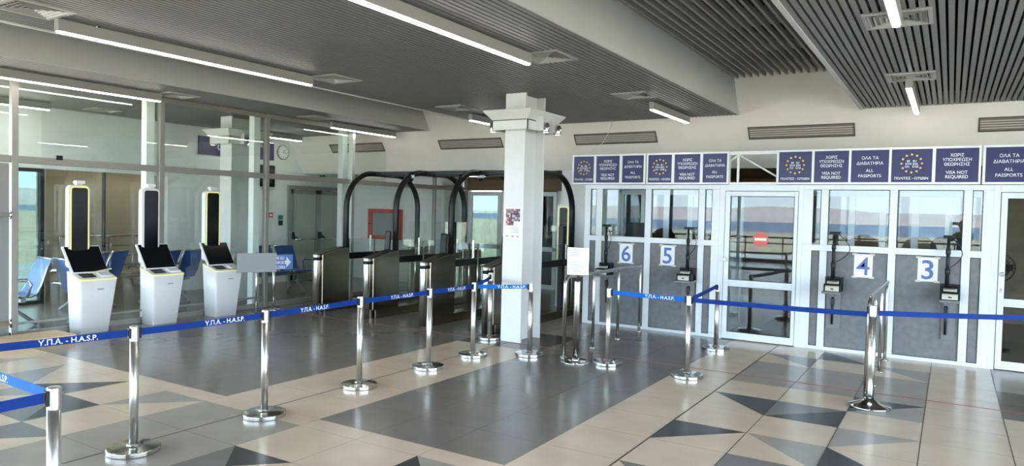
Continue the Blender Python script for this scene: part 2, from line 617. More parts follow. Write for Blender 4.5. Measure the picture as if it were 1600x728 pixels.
mb.box(-6.14, -6.04, 11.7, 14.0, 0, 2.62); mb.box(-8.98, -6.14, 15.0, 15.1, 0, 2.62); mb.box(-9.0, -8.9, 14.1, 15.1, 0, 2.62)
struct('wall_end', mb, M_brownwall)

# far left hall: wall with sign, opening into a deeper beige hall, exterior window
mb = MB()
mb.box(-13.1, -13.0, 8.2, 13.0, 0, 3.5)
mb.box(-13.1, -13.0, 5.95, 8.2, 2.27, 3.5)
struct('wall_left', mb, M_wallg)
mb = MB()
mb.box(-13.1, -13.0, 4.0, 5.95, 2.27, 3.5)  # same wall plane; its sunlit look comes from the whiter colour
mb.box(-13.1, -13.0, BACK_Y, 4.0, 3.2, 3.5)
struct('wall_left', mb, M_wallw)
mb = MB(); mb.box(-13.1, -9.97, 13.0, 13.1, 0, 2.6); mb.box(-10.15, -10.05, 13.1, 14.1, 0, 2.6)
struct('wall_end', mb, M_wallg)
mb = MB()
mb.box(-16.6, -16.5, 7.5, 12.5, 0, 2.6)
mb.box(-16.5, -13.1, 12.4, 12.5, 0, 2.6)
mb.prism([(-13.05, 5.94), (-13.0, 6.02), (-16.5, 7.62), (-16.6, 7.54)], 'z', 0, 2.6)
struct('wall_hall', mb, M_beigewall)
mb = MB(); mb.prism([(-13.1, 5.99), (-13.1, 12.5), (-16.6, 12.5), (-16.6, 7.5)], 'z', 2.5, 2.6); struct('ceiling', mb, M_beigewall)
w = sroot('added_light_window')  # unseen glazing, added to brighten the hall behind the partition
mb = MB()
for k in range(6):
    y = BACK_Y + 0.05 + k * (3.95 - BACK_Y - 0.05) / 5
    mb.box(-13.08, -13.0, y - 0.05, y + 0.05, 0, 3.2)
mb.box(-13.08, -13.0, BACK_Y, 4.0, 0, 0.12); mb.box(-13.08, -13.0, BACK_Y, 4.0, 3.14, 3.2)
struct('frame', mb, M_blackm, w)
w = sroot('window_1')
mb = MB()
mb.box(-13.08, -12.98, 5.93, 5.99, 0, 2.27); mb.box(-13.08, -12.98, 4.0, 4.06, 0, 2.27)
mb.box(-13.08, -12.98, 4.06, 5.93, 2.21, 2.27); mb.box(-13.08, -12.98, 4.06, 5.93, 0, 0.06)
mb.box(-13.06, -13.0, 6.98, 7.02, 0, 2.27)
struct('frame', mb, M_blackm, w)
mb = MB(); mb.box(-13.05, -13.04, 4.06, 5.93, 0.06, 2.21); struct('pane', mb, M_glasst, w)

# wall behind the camera: glazing to the left, brown wall to the right; right side wall
mb = MB()
mb.box(1.1, 7.0, BACK_Y - 0.1, BACK_Y, 0, 4.3)
struct('wall_back', mb, M_brownwall)
mb = MB(); mb.box(-13.1, 1.1, BACK_Y - 0.1, BACK_Y, 3.25, 4.3); struct('wall_back', mb, M_wall)
mb = MB(); mb.box(7.0, 7.1, 8.0, 15.0, 0, 4.3); mb.box(7.0, 7.1, BACK_Y, 8.0, 3.25, 4.3); struct('wall_right', mb, M_wall)
w = sroot('window_3')
mb = MB()
for k in range(7):
    y = BACK_Y + 0.05 + k * (8.0 - BACK_Y - 0.1) / 6
    mb.box(7.0, 7.08, y - 0.05, y + 0.05, 0, 3.25)
mb.box(7.0, 7.08, BACK_Y, 8.0, 0, 0.12); mb.box(7.0, 7.08, BACK_Y, 8.0, 3.19, 3.25)
struct('frame', mb, M_blackm, w)
w = sroot('window_2')
mb = MB()
xs = [-13.0, -10.0, -7.2, -4.4, -1.65, 1.08]
for x in xs: mb.box(x - 0.05, x + 0.05, BACK_Y - 0.09, BACK_Y + 0.03, 0, 3.25)
mb.box(-13.0, 1.1, BACK_Y - 0.09, BACK_Y, 0, 0.12); mb.box(-13.0, 1.1, BACK_Y - 0.09, BACK_Y, 3.19, 3.25)
struct('frame', mb, M_blackm, w)
mb = MB()
mb.box(-13.0, 1.1, BACK_Y + 0.1, BACK_Y + 0.13, 0.72, 0.76); mb.box(-13.0, 1.1, BACK_Y + 0.1, BACK_Y + 0.13, 0.94, 1.0)
for k in range(10): mb.box(-12.5 + 1.4 * k, -12.46 + 1.4 * k, BACK_Y + 0.1, BACK_Y + 0.13, 0, 1.0)
struct('guard_rail', mb, M_blackm, w)
mb = MB(); mb.box(-13.1, 7.1, BACK_Y - 0.1, 15.2, 4.3, 4.4); struct('ceiling', mb, M_void)

# outdoors
mb = MB()
mb.raw([(-400, BACK_Y - 0.2, -0.4), (400, BACK_Y - 0.2, -0.4), (400, -85, -0.4), (-400, -85, -0.4)], [(0, 1, 2, 3)])
mb.raw([(7.2, -8.6, -0.4), (400, -8.6, -0.4), (400, 60, -0.4), (7.2, 60, -0.4)], [(0, 1, 2, 3)])
mb.raw([(-13.2, -9, -0.4), (-13.2, 60, -0.4), (-160, 60, -0.4), (-160, -9, -0.4)], [(0, 1, 2, 3)])
mb.raw([(-6, 15.2, -0.41), (-6, 60, -0.41), (-13.2, 60, -0.41), (-13.2, 15.2, -0.41)], [(0, 1, 2, 3)])
mb.raw([(-6, 60, -0.4), (-6, 160, -0.4), (-160, 160, -0.4), (-160, 60, -0.4)], [(0, 1, 2, 3)])
struct('terrain', mb, M_land)
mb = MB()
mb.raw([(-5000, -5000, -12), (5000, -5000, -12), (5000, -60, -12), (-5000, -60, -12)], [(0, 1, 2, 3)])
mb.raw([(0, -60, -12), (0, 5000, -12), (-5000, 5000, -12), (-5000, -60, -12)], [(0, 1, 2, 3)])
struct('sea', mb, M_sea_hazed)
def hills(p0, p1, hmax, seed):
    rnd = random.Random(seed)
    ph = [rnd.uniform(0, 6.28) for _ in range(8)]
    n = 120
    mb = MB(); v = []
    p0, p1 = Vector(p0), Vector(p1)
    d = (p1 - p0); nn = Vector((-d.y, d.x, 0)).normalized()
    for i in range(n + 1):
        t = i / n
        h = hmax * (0.55 + 0.22 * math.sin(9 * t + ph[0]) + 0.13 * math.sin(23 * t + ph[1]) + 0.05 * math.sin(61 * t + ph[2]) + 0.02 * math.sin(150 * t + ph[3]))
        b = p0 + d * t
        for q, s_ in ((0, 0), (120, 0.35), (300, 0.75), (520, 1.0), (900, 0.4)):
            v.append((b.x + nn.x * q, b.y + nn.y * q, -12.5 + h * s_ * (1 + 0.12 * math.sin(40 * t + q))))
    f = []
    for i in range(n):
        for k in range(4):
            f.append((i * 5 + k, i * 5 + k + 1, (i + 1) * 5 + k + 1, (i + 1) * 5 + k))
    mb.raw(v, f, 0, True)
    return mb
struct('hills', hills((2600, -2100, 0), (-3400, -2100, 0), 85, 3), M_hill_hazed)
struct('hills', hills((-2300, -1500, 0), (-2300, 5500, 0), 60, 5), M_hill_hazed)

# ------------------------------------------------------------------ glass partition on the left
GXW = -9.97
gw = sroot('wall_left')
mb = MB()
def vbar(y0, y1, z0=0.0, z1=CZ): mb.box(GXW - 0.05, GXW + 0.03, y0, y1, z0, z1)
for y in (4.215, 6.15, 8.05): vbar(y, y + 0.075)
for y in (12.7, 13.93): vbar(y, y + 0.06, 0, 2.52)
vbar(4.0, 4.05); vbar(3.0, 3.075); vbar(1.0, 1.075)
struct('mullion', mb, M_alu, gw, bevel=0.004)
mb = MB()
for a, b, z1 in ((1.0, 12.76, 0), (12.76, 14.0, 0)):
    mb.box(GXW - 0.045, GXW + 0.02, a, b, 2.20, 2.29)
    mb.box(GXW - 0.045, GXW + 0.02, a, b, 0.0, 0.075) if a > 5 else mb.box(GXW - 0.045, GXW + 0.02, 4.215, b, 0.0, 0.075)
mb.box(GXW - 0.045, GXW + 0.02, 1.0, 11.2, CZ - 0.07, CZ)
mb.box(GXW - 0.03, GXW + 0.01, 4.25, 8.1, 0.16, 0.19)
struct('transom', mb, M_alu, gw, bevel=0.004)
mb = MB()
for y in (6.0, 7.88, 9.93): mb.box(GXW - 0.20, GXW - 0.07, y, y + 0.13, 0, CZ)
struct('post', mb, M_post, gw, bevel=0.006)
mb = MB(); mb.box(GXW - 0.04, GXW + 0.06, 10.06, 10.13, 0, CZ); struct('post', mb, mat('post_polished', (0.80, 0.80, 0.78), 0.2, 0.8), gw)
ys = [1.075, 3.0, 4.0, 4.215, 6.15, 8.05, 10.06, 12.7, 13.93]
for a, b in zip(ys[:-1], ys[1:]):
    for z0, z1 in ((0.075, 2.2), (2.29, CZ - 0.07)):
        if b > 11.5 and z0 > 2: continue
        if (a, b) in ((4.0, 4.215), (3.0, 4.0)) and z0 < 1: continue
        a2 = a + 0.075 if a > 4.1 else a
        if b > 11.5 and a > 10: z1 = 2.2
        zz = z1
        p = MB()
        p.box(GXW - 0.012, GXW - 0.004, a2 - 0.01, b + 0.005, z0 - 0.005, zz + 0.005)
        struct('pane', p, M_glass, gw)
p = MB(); p.box(GXW - 0.012, GXW - 0.004, 10.14, 11.1, 2.285, 2.9); struct('pane', p, M_glass, gw)
p = MB(); p.box(GXW - 0.03, GXW + 0.025, 4.73, 4.81, 2.27, 2.33); p.box(GXW + 0.024, GXW + 0.03, 4.745, 4.795, 2.285, 2.315, 1)
struct('sensor', p, [M_blackp, M_screen], gw)
# grey service door at the left end
dr = sroot('door_3')
p = MB(); p.box(GXW - 0.03, GXW + 0.02, 3.06, 4.19, 0.02, 2.19); p.box(GXW + 0.02, GXW + 0.024, 3.15, 4.12, 0.1, 2.1)
struct('leaf', p, M_doorg, dr, bevel=0.004)
for z in (0.20, 1.55):
    p = MB(); p.box(GXW + 0.02, GXW + 0.05, 4.06, 4.20, z - 0.03, z + 0.03); p.cyl(GXW + 0.05, 4.20, z - 0.055, z + 0.055, 0.014)
    struct('hinge', p, M_chrome, dr)
p = MB(); p.box(GXW + 0.02, GXW + 0.06, 3.2, 3.24, 1.0, 1.2); struct('handle', p, M_chrome, dr)

# ------------------------------------------------------------------ steel columns
def column(cx, cyy, label):
    r = sroot('column', (cx, cyy, 0))
    p = MB()
    p.box(-0.155, 0.155, 0, 0.03, 0, CZ + 0.1); p.box(-0.155, 0.155, 0.50, 0.53, 0, CZ + 0.1); p.box(-0.03, 0.03, 0.03, 0.50, 0, CZ + 0.1)
    struct('shaft', p, M_column, r, bevel=0.003)
    p = MB()
    x0, x1, y0, y1 = -0.28, 0.27, -0.13, 0.65
    b = 0.09
    p.box(x0, x1, y0, y0 + 0.012, 2.81, 2.94); p.box(x0, x1, y1 - 0.012, y1, 2.81, 2.94)
    p.box(x0, x0 + 0.012, y0, y1, 2.81, 2.94); p.box(x1 - 0.012, x1, y0, y1, 2.81, 2.94)
    p.box(x0, x1, y0, y1, 2.93, 2.945)
    lo = [(x0, y0), (x1, y0), (x1, y1), (x0, y1)]
    hi = [(x0 - b, y0 - b), (x1 + b, y0 - b), (x1 + b, y1 + b), (x0 - b, y1 + b)]
    for k in range(4):
        j = (k + 1) % 4
        p.raw([(*lo[k], 2.94), (*lo[j], 2.94), (*hi[j], 3.05), (*hi[k], 3.05),
               (lo[k][0] * .97, lo[k][1] + (0.02 if k < 2 else -0.02), 2.95), (lo[j][0] * .97, lo[j][1] + (0.02 if j < 2 else -0.02), 2.95), (*hi[j], 3.062), (*hi[k], 3.062)],
              [(0, 1, 2, 3), (4, 7, 6, 5), (0, 4, 5, 1), (1, 5, 6, 2), (2, 6, 7, 3), (3, 7, 4, 0)])
    for (gx, gy) in ((x0 - 0.05, 0.1), (x0 - 0.05, 0.4), (x1 + 0.05, 0.1), (x1 + 0.05, 0.4)):
        p.box(gx - 0.05, gx + 0.05, gy - 0.006, gy + 0.006, 2.81, 3.0)
    struct('capital', p, M_column, r)
    for (gx, gy) in ((x0 - 0.055, -0.02), (x0 - 0.055, 0.55), (x1 + 0.055, 0.25), (x1 + 0.055, 0.58)):
        p = MB(); p.lathe([(0.045, 2.80), (0.05, 2.81), (0.05, 2.90), (0.03, 2.93)], (gx, gy, 0), 20)
        s_ = struct('spotlight', p, M_chrome, r)
        p = MB(); p.lathe([(0.0, 2.797), (0.036, 2.797), (0.036, 2.802)], (gx, gy, 0), 20)
        struct('lens', p, emis('spot_lens', (1, 0.95, 0.85), 1.5), s_)
    return r
column(-4.945, 8.0, '')
column(-10.95, 8.0, '')

# ------------------------------------------------------------------ passport booths
BY = 10.15
def pane_with_arc(p, x0, x1, z0, z1, y, cx=None, rw=0.19, rh=0.155):
    pts = [(x0, z0)]
    if cx is not None:
        pts += [(cx - rw * math.cos(PI * k / 16), z0 + rh * math.sin(PI * k / 16)) for k in range(17)]
    pts += [(x1, z0), (x1, z1), (x0, z1)]
    p.prism(pts, 'y', y, y + 0.006)

def booth(name, x0, x1, cols, label, arcs, side_left=True):
    """cols: list of (xa, xb) openings; same columns above (glass) and below (grey panel)"""
    r = thing(name, label, 'booth', (0, 0, 0))
    p = MB()
    y0, y1 = BY, BY + 0.06
    p.box(x0, x1, y0, y1, 2.125, 2.19)          # head
    p.box(x0, x1, y0, y1, 1.315, 1.395)         # counter rail
    p.box(x0, x1, y0, y1, 0.0, 0.045)           # sill
    edges = [x0] + [c for ab in cols for c in ab] + [x1]
    for k in range(0, len(edges), 2):
        a, b = edges[k], edges[k + 1]
        p.box(a, b, y0, y1, 0.045, 1.315); p.box(a, b, y0, y1, 1.395, 2.125)
    p.box(x0 - 0.0, x0 + 0.05, y1, 11.5, 0, 0.06); p.box(x0, x0 + 0.05, y1, 11.5, 1.315, 1.395); p.box(x0, x0 + 0.05, y1, 11.5, 2.125, 2.19); p.box(x0, x0 + 0.05, 11.44, 11.5, 0, 2.19)
    p.box(x1 - 0.05, x1, y1, 11.5, 0, 0.06); p.box(x1 - 0.05, x1, y1, 11.5, 1.315, 1.395); p.box(x1 - 0.05, x1, y1, 11.5, 2.125, 2.19); p.box(x1 - 0.05, x1, 11.44, 11.5, 0, 2.19)
    # rear screen
    p.box(x0, x1, 11.5, 11.55, 2.08, 2.19); p.box(x0, x1, 11.5, 11.55, 0, 0.95)
    n = 5
    for k in range(n + 1):
        xx = x0 + (x1 - x0 - 0.09) * k / n
        p.box(xx, xx + 0.09, 11.5, 11.55, 0.95, 2.08)
    obj('frame', p, M_white, r, bevel=0.004)
    for (a, b), ac in zip(cols, arcs):
        p = MB(); pane_with_arc(p, a - 0.004, b + 0.004, 1.391, 2.129, BY + 0.025, ac)
        obj('window_pane', p, M_glassb, r)
        p = MB()
        for (u0, u1, w0, w1) in ((a, b, 2.117, 2.125), (a, a + 0.008, 1.395, 2.125), (b - 0.008, b, 1.395, 2.125)):
            p.box(u0, u1, BY + 0.006, BY + 0.012, w0, w1)
        for (u0, u1, w0, w1) in ((a, b, 1.307, 1.315), (a, a + 0.007, 0.045, 1.315), (b - 0.007, b, 0.045, 1.315), (a, b, 0.045, 0.052)):
            p.box(u0, u1, BY + 0.006, BY + 0.012, w0, w1)
        obj('gasket', p, M_gasket, r)
        p = MB(); p.box(a - 0.004, b + 0.004, BY + 0.014, BY + 0.034, 0.04, 1.32)
        obj('lower_panel', p, M_panel, r)
    p = MB()
    p.box(x0 + 0.015, x0 + 0.03, y1, 11.44, 0.06, 1.315)
    obj('side_panel', p, M_white, r)
    p = MB(); p.box(x1 - 0.03, x1 - 0.015, y1, 11.44, 0.06, 1.315)
    obj('side_panel', p, M_white, r)
    p = MB()
    for k in range(n):
        xx = x0 + (x1 - x0 - 0.09) * k / n
        p.box(xx + 0.09, xx + (x1 - x0 - 0.09) / n, 11.52, 11.526, 0.95, 2.08)
    for xx in (x0 + 0.02, x1 - 0.026):
        p.box(xx, xx + 0.006, y1, 11.44, 1.395, 2.125)
    obj('rear_glazing', p, M_glassb, r)
    p = MB(); p.box(x0 + 0.06, x1 - 0.06, 10.26, 10.85, 1.27, 1.30); p.box(x0 + 0.06, x1 - 0.06, 10.8, 10.83, 0.05, 1.27)
    obj('desk', p, M_darkhole, r)
    return r
boothL_cols = [(-4.838 - 0.0, -4.751), (-4.648, -3.944), (-3.844, -3.123), (-3.030, -2.932)]
boothL_cols = [(-4.843, -4.745), (-4.640, -3.935), (-3.838, -3.119), (-3.028, -2.925)]
bL = booth('passport_booth', -4.945, -2.815, boothL_cols, 'white framed passport booth left of the no-entry door, with numerals 6 and 5', [None, None, -3.645, None])
boothR_cols = [(-1.577, -1.477), (-1.386, -0.672), (-0.585, 0.118), (0.207, 0.315)]
bR = booth('passport_booth', -1.70, 0.42, boothR_cols, 'white framed passport booth right of the no-entry door, with numerals 4 and 3', [None, -0.955, -0.33, None])

def glazed_door(name, fx0, fx1, lx0, lx1, gx0, gx1, handle_x, label, sticker=False):
    r = sroot(name)
    p = MB()
    y0, y1 = BY, BY + 0.06
    p.box(fx0, lx0, y0, y1, 0, 2.19); p.box(lx1, fx1, y0, y1, 0, 2.19); p.box(lx0, lx1, y0, y1, 2.105, 2.19)
    struct('frame', p, M_white, r, bevel=0.004)
    p = MB()
    yy0, yy1 = BY - 0.012, BY + 0.045
    p.box(lx0 + 0.006, gx0, yy0, yy1, 0.012, 2.098); p.box(gx1, lx1 - 0.006, yy0, yy1, 0.012, 2.098)
    p.box(gx0, gx1, yy0, yy1, 2.03, 2.098); p.box(gx0, gx1, yy0, yy1, 0.755, 0.85); p.box(gx0, gx1, yy0, yy1, 0.012, 0.11)
    lf = struct('leaf', p, M_white, r, bevel=0.004)
    p = MB()
    for z0, z1 in ((0.11, 0.755), (0.85, 2.03)):
        p.box(gx0, gx0 + 0.007, yy0 + 0.004, yy0 + 0.012, z0, z1); p.box(gx1 - 0.007, gx1, yy0 + 0.004, yy0 + 0.012, z0, z1)
        p.box(gx0, gx1, yy0 + 0.004, yy0 + 0.012, z1 - 0.007, z1); p.box(gx0, gx1, yy0 + 0.004, yy0 + 0.012, z0, z0 + 0.007)
    struct('gasket', p, M_gasket, lf)
    p = MB()
    for z0, z1 in ((0.105, 0.76), (0.845, 2.035)):
        q = MB(); q.box(gx0 - 0.004, gx1 + 0.004, BY + 0.012, BY + 0.018, z0, z1); struct('pane', q, M_glassb, lf)
    p.lathe([(0.018, 0), (0.018, -0.012), (0.012, -0.012), (0.012, -0.04), (0.026, -0.045), (0.026, -0.062), (0.018, -0.068)], (handle_x, yy0, 1.14), 20, axis='y')
    p.box(handle_x - 0.012, handle_x + 0.012, yy0 - 0.003, yy0, 0.92, 0.965)
    struct('handle', p, M_chrome, lf)
    if sticker:
        p = MB()
        cx, cz = -2.24, 1.435
        p.prism([(cx + 0.104 * math.cos(2 * PI * k / 40), cz + 0.104 * math.sin(2 * PI * k / 40)) for k in range(40)], 'y', BY + 0.008, BY + 0.0115)
        p.box(cx - 0.078, cx + 0.078, BY + 0.006, BY + 0.008, cz - 0.017, cz + 0.017, 1)
        struct('no_entry_sticker', p, [mat('sticker_red', (0.66, 0.13, 0.10), 0.5), M_text], lf)
    return r
glazed_door('door_1', -2.815, -1.70, -2.737, -1.757, -2.663, -1.808, -2.705, '', True)
glazed_door('door_2', 0.42, 1.50, 0.487, 1.43, 0.555, 1.37, 0.525, '')

# ------------------------------------------------------------------ overhead signs
def star(cx, cz, r):
    return [(cx + (r if k % 2 == 0 else r * 0.40) * math.sin(PI * k / 5), cz + (r if k % 2 == 0 else r * 0.40) * math.cos(PI * k / 5)) for k in range(10)]
SY = 10.10
def sign_panel(parent, kind, x0, x1, z0, z1, dot):
    p = MB(); p.box(x0, x1, SY - 0.004, SY + 0.01, z0, z1)
    pn = obj('sign_panel', p, M_navy, parent)
    cx, h, w_ = (x0 + x1) / 2, z1 - z0, x1 - x0
    T = face_T((cx, SY - 0.0055, z1), (1, 0, 0), (0, 0, 1))
    if kind == 'EU':
        p = MB()
        cz = z1 - h * 0.435
        R = min(h * 0.27, w_ * 0.29)
        for k in range(12):
            a = 2 * PI * k / 12
            p.prism(star(cx + R * math.sin(a), cz + R * math.cos(a), R * 0.165), 'y', SY - 0.0065, SY - 0.003)
        obj('stars', p, M_texty, pn)
        g = h * 0.085
        T2 = face_T((cx, SY - 0.0055, cz + 1.55 * g), (1, 0, 0), (0, 0, 1))
        p = text_mb([('EE %s EU' % dot, h * 0.085, g), ('EOX%sEEA' % dot, h * 0.085, g), ('CH %s ΕΛΒ' % dot, h * 0.085, g)], 0, T2, 0.012)
        T3 = face_T((cx, SY - 0.0055, z0 + h * 0.085), (1, 0, 0), (0, 0, 1))
        q = text_mb([('ΠΟΛΙΤΕΣ - CITIZEN', h * 0.10, 0)], 0, T3, 0.015, sx_=min(1, w_ / 0.40 * 0.98))
        k = len(p.v); p.v += q.v; p.f += [[i + k for i in f] for f in q.f]; p.mi += q.mi; p.sm += q.sm
    elif kind == 'VISA':
        s = h * 0.128
        p = text_mb([('ΧΩΡΙΣ', s, h * 0.245), ('ΥΠΟΧΡΕΩΣΗ', s, h * 0.135), ('ΘΕΩΡΗΣΗΣ', s, h * 0.135), ('VISA NOT', s * 1.04, h * 0.24), ('REQUIRED', s * 1.04, h * 0.13)], 0, T, 0.006, sx_=0.92 * min(1, w_ / 0.36))
    else:
        s = h * 0.132
        p = text_mb([('ΟΛΑ ΤΑ', s, h * 0.29), ('ΔΙΑΒΑΤΗΡΙΑ', s, h * 0.165), ('ALL', s, h * 0.225), ('PASSPORTS', s, h * 0.165)], 0, T, 0.003, sx_=0.96 * min(1, w_ / 0.37))
    obj('lettering', p, M_text, pn)

def sign_box(x0, x1, panels, label, dot):
    r = thing('overhead_sign', label, 'sign', (0, 0, 0), 0, 'passport lane signs above the counters')
    z0, z1 = 2.195, 2.655
    p = MB()
    p.box(x0, x1, SY + 0.008, SY + 0.11, z0, z1)
    es = [x0] + [c for ab in panels for c in ab[1:]] + [x1]
    for k in range(0, len(es), 2):
        p.box(es[k], es[k + 1], SY - 0.012, SY + 0.008, z0 + 0.025, z1 - 0.025)
    p.box(x0, x1, SY - 0.012, SY + 0.008, z0, z0 + 0.025); p.box(x0, x1, SY - 0.012, SY + 0.008, z1 - 0.025, z1)
    obj('frame', p, M_signf, r)
    for kind, a, b in panels:
        sign_panel(r, kind, a, b, z0 + 0.025, z1 - 0.025, dot)
    return r
sign_box(-5.15, -3.925, [('EU', -5.125, -4.775), ('VISA', -4.735, -4.345), ('ALL', -4.300, -3.955)], 'navy lane sign above counter window 6, leftmost of the overhead signs', '-')
sign_box(-3.910, -2.690, [('EU', -3.885, -3.520), ('VISA', -3.478, -3.098), ('ALL', -3.058, -2.715)], 'navy lane sign above counter window 5, left of the open white truss', '-')
sign_box(-2.045, 0.275, [('EU', -2.018, -1.600), ('VISA', -1.570, -1.155), ('ALL', -1.127, -0.695), ('EU', -0.667, -0.225), ('VISA', -0.190, 0.252)], 'long navy five panel lane sign above counter windows 4 and 3', ' ')
sign_box(0.290, 0.80, [('ALL', 0.318, 0.775)], 'navy single panel lane sign above the right edge door', ' ')
# open truss between the signs
t = thing('truss_frame', 'open white truss over the door between two navy signs', 'truss', (0, 0, 0))
p = MB()
p.box(-2.688, -2.047, SY + 0.03, SY + 0.07, 2.61, 2.655); p.box(-2.688, -2.047, SY + 0.03, SY + 0.07, 2.192, 2.225)
p.box(-2.585, -2.56, SY + 0.03, SY + 0.07, 2.225, 2.61)
obj('frame', p, M_signf, t)
p = MB()
p.tube([(-2.57, SY + 0.05, 2.61), (-2.05, SY + 0.05, 2.30)], 0.012, 8); p.tube([(-2.57, SY + 0.05, 2.61), (-2.675, SY + 0.05, 2.535)], 0.012, 8)
obj('brace', p, M_signf, t)
# loose wire by the left sign
p = MB()
p.tube([(-4.9, 11.03, 3.31), (-4.895, 10.9, 3.1), (-4.88, 10.6, 2.88), (-4.86, 10.3, 2.80), (-4.93, 10.2, 2.70), (-4.96, 10.15, 2.655)], 0.004, 6)
p.tube([(-4.86, 10.3, 2.80), (-4.82, 10.25, 2.82), (-4.78, 10.2, 2.80)], 0.004, 6)
tag(obj('hanging_cable', p, M_text), 'thin white cable hanging from the ceiling onto the leftmost navy sign', 'cable')

# ------------------------------------------------------------------ numbers on the counters
def paper_number(txt, x0, z0, tilt, label):
    r = thing('number_sheet', label, 'paper sign', (x0 + 0.108, BY + 0.0125, z0 + 0.15), 0, 'numbered sheets taped on the counter fronts')
    p = MB(); p.box(-0.108, 0.108, -0.002, 0.0, -0.15, 0.15)
    obj('sheet', p, M_paper, r)
    T = face_T((0, -0.003, -0.118), (1, 0, 0), (0, 0, 1))
    p = text_mb([(txt, 0.335, 0)], 0, T, 0.003 if txt == '4' else 0.012)
    obj('numeral', p, M_num, r)
    for sx_ in (-1, 1):
        for z in (-0.148, 0.148):
            p = MB(); p.box(sx_ * 0.1 - 0.03, sx_ * 0.1 + 0.03, -0.0025, -0.002, z - 0.012, z + 0.012)
            obj('tape', p, M_cream, r)
    r.rotation_euler = (0, tilt, 0)
paper_number('6', -4.336, 0.989, 0.0, 'white sheet with a blue numeral 6 on the grey counter front')
paper_number('5', -3.675, 0.992, 0.01, 'white sheet with a blue numeral 5 on the grey counter front')
paper_number('4', -1.056, 0.995, 0.0, 'white sheet with a blue numeral 4 on the grey counter front')
paper_number('3', -0.337, 0.994, 0.0, 'white sheet with a blue numeral 3 on the grey counter front')

# ------------------------------------------------------------------ document reader units with camera pole
def reader(x, label, shelf_x0, shelf_x1, cable=1):
    r = thing('document_reader_stand', label, 'document reader', (x, BY, 0), 0, 'document readers with camera poles on the counters')
    sx0, sx1 = shelf_x0 - x, shelf_x1 - x
    p = MB(); p.box(sx0, sx1, -0.27, 0.015, 0.775, 0.805); p.box(sx0 + 0.03, sx1 - 0.03, -0.02, 0.014, 0.30, 0.775)
    p.box(-0.018, 0.018, -0.09, -0.02, 0.72, 0.775)
    obj('shelf', p, mat('shelf_grey', (0.19, 0.195, 0.20), 0.5), r, bevel=0.003)
    p = MB(); p.tube([(0.0, -0.035, 0.72), (0.0, -0.04, 0.36)], 0.014, 10); p.box(-0.022, 0.022, -0.055, -0.02, 0.62, 0.70)
    obj('bracket', p, M_blackm, r)
    cx = (sx0 + sx1) / 2 + 0.005
    p = MB()
    p.prism([(-0.24, 0.806), (-0.04, 0.806), (-0.04, 0.975), (-0.10, 0.975), (-0.24, 0.86)], 'x', cx - 0.082, cx + 0.082); p.box(cx - 0.105, cx + 0.105, -0.11, -0.03, 0.806, 0.985); p.box(cx - 0.105, cx - 0.088, -0.24, -0.03, 0.806, 0.90); p.box(cx + 0.088, cx + 0.105, -0.24, -0.03, 0.806, 0.90)
    sc_ = obj('passport_scanner', p, M_blackp, r, bevel=0.006)
    p = MB(); p.prism([(-0.262, 0.812), (-0.24, 0.812), (-0.24, 0.86), (-0.225, 0.872), (-0.235, 0.882), (-0.262, 0.868)], 'x', cx - 0.082, cx + 0.082); p.prism([(-0.19, 0.902), (-0.155, 0.931), (-0.165, 0.943), (-0.20, 0.914)], 'x', cx - 0.07, cx + 0.07)
    obj('front_cover', p, M_cream, sc_, bevel=0.004)
    p = MB(); p.box(cx - 0.018, cx + 0.018, -0.266, -0.262, 0.835, 0.85); p.box(cx - 0.06, cx + 0.06, -0.21, -0.155, 0.935, 0.94)
    obj('slot', p, M_blackp, sc_)
    p = MB()
    p.lathe([(0.025, 0.80), (0.025, 1.10), (0.030, 1.11), (0.030, 1.17), (0.021, 1.18), (0.021, 1.34), (0.027, 1.35), (0.027, 1.40), (0.017, 1.42), (0.017, 1.53)], (0, -0.10, 0), 14)
    obj('pole', p, M_blackm, r)
    p = MB(); p.box(-0.055, 0.055, -0.135, -0.075, 1.54, 1.575); p.lathe([(0.013, -0.14), (0.015, -0.13)], (0, 0, 1.56), 12, axis='y'); p.box(-0.012, 0.012, -0.115, -0.09, 1.52, 1.545)
    obj('webcam', p, M_blackp, r, bevel=0.004)
    p = MB()
    pts = []
    for k in range(13):
        a = k / 12
        pts.append((cable * (0.05 + 0.17 * math.sin(PI * a) * (0.75 + 0.5 * a)), -0.09 + 0.02 * a, 1.56 - 0.37 * a))
    pts += [(cable * 0.02, -0.085, 1.18), (0.022, -0.09, 1.0), (0.02, -0.09, 0.9)]
    p.tube(pts, 0.005, 6)
    obj('cable', p, M_blackp, r)
reader(-4.515, 'black camera pole over a document scanner at counter 6', -4.66, -4.38, 0.3)
reader(-3.225, 'black camera pole over a document scanner at counter 5', -3.36, -3.115, 0.5)
reader(-1.29, 'black camera pole over a document scanner at counter 4', -1.395, -1.165, 0.85)
reader(-0.02, 'black camera pole over a document scanner at counter 3', -0.09, 0.11, 0.65)

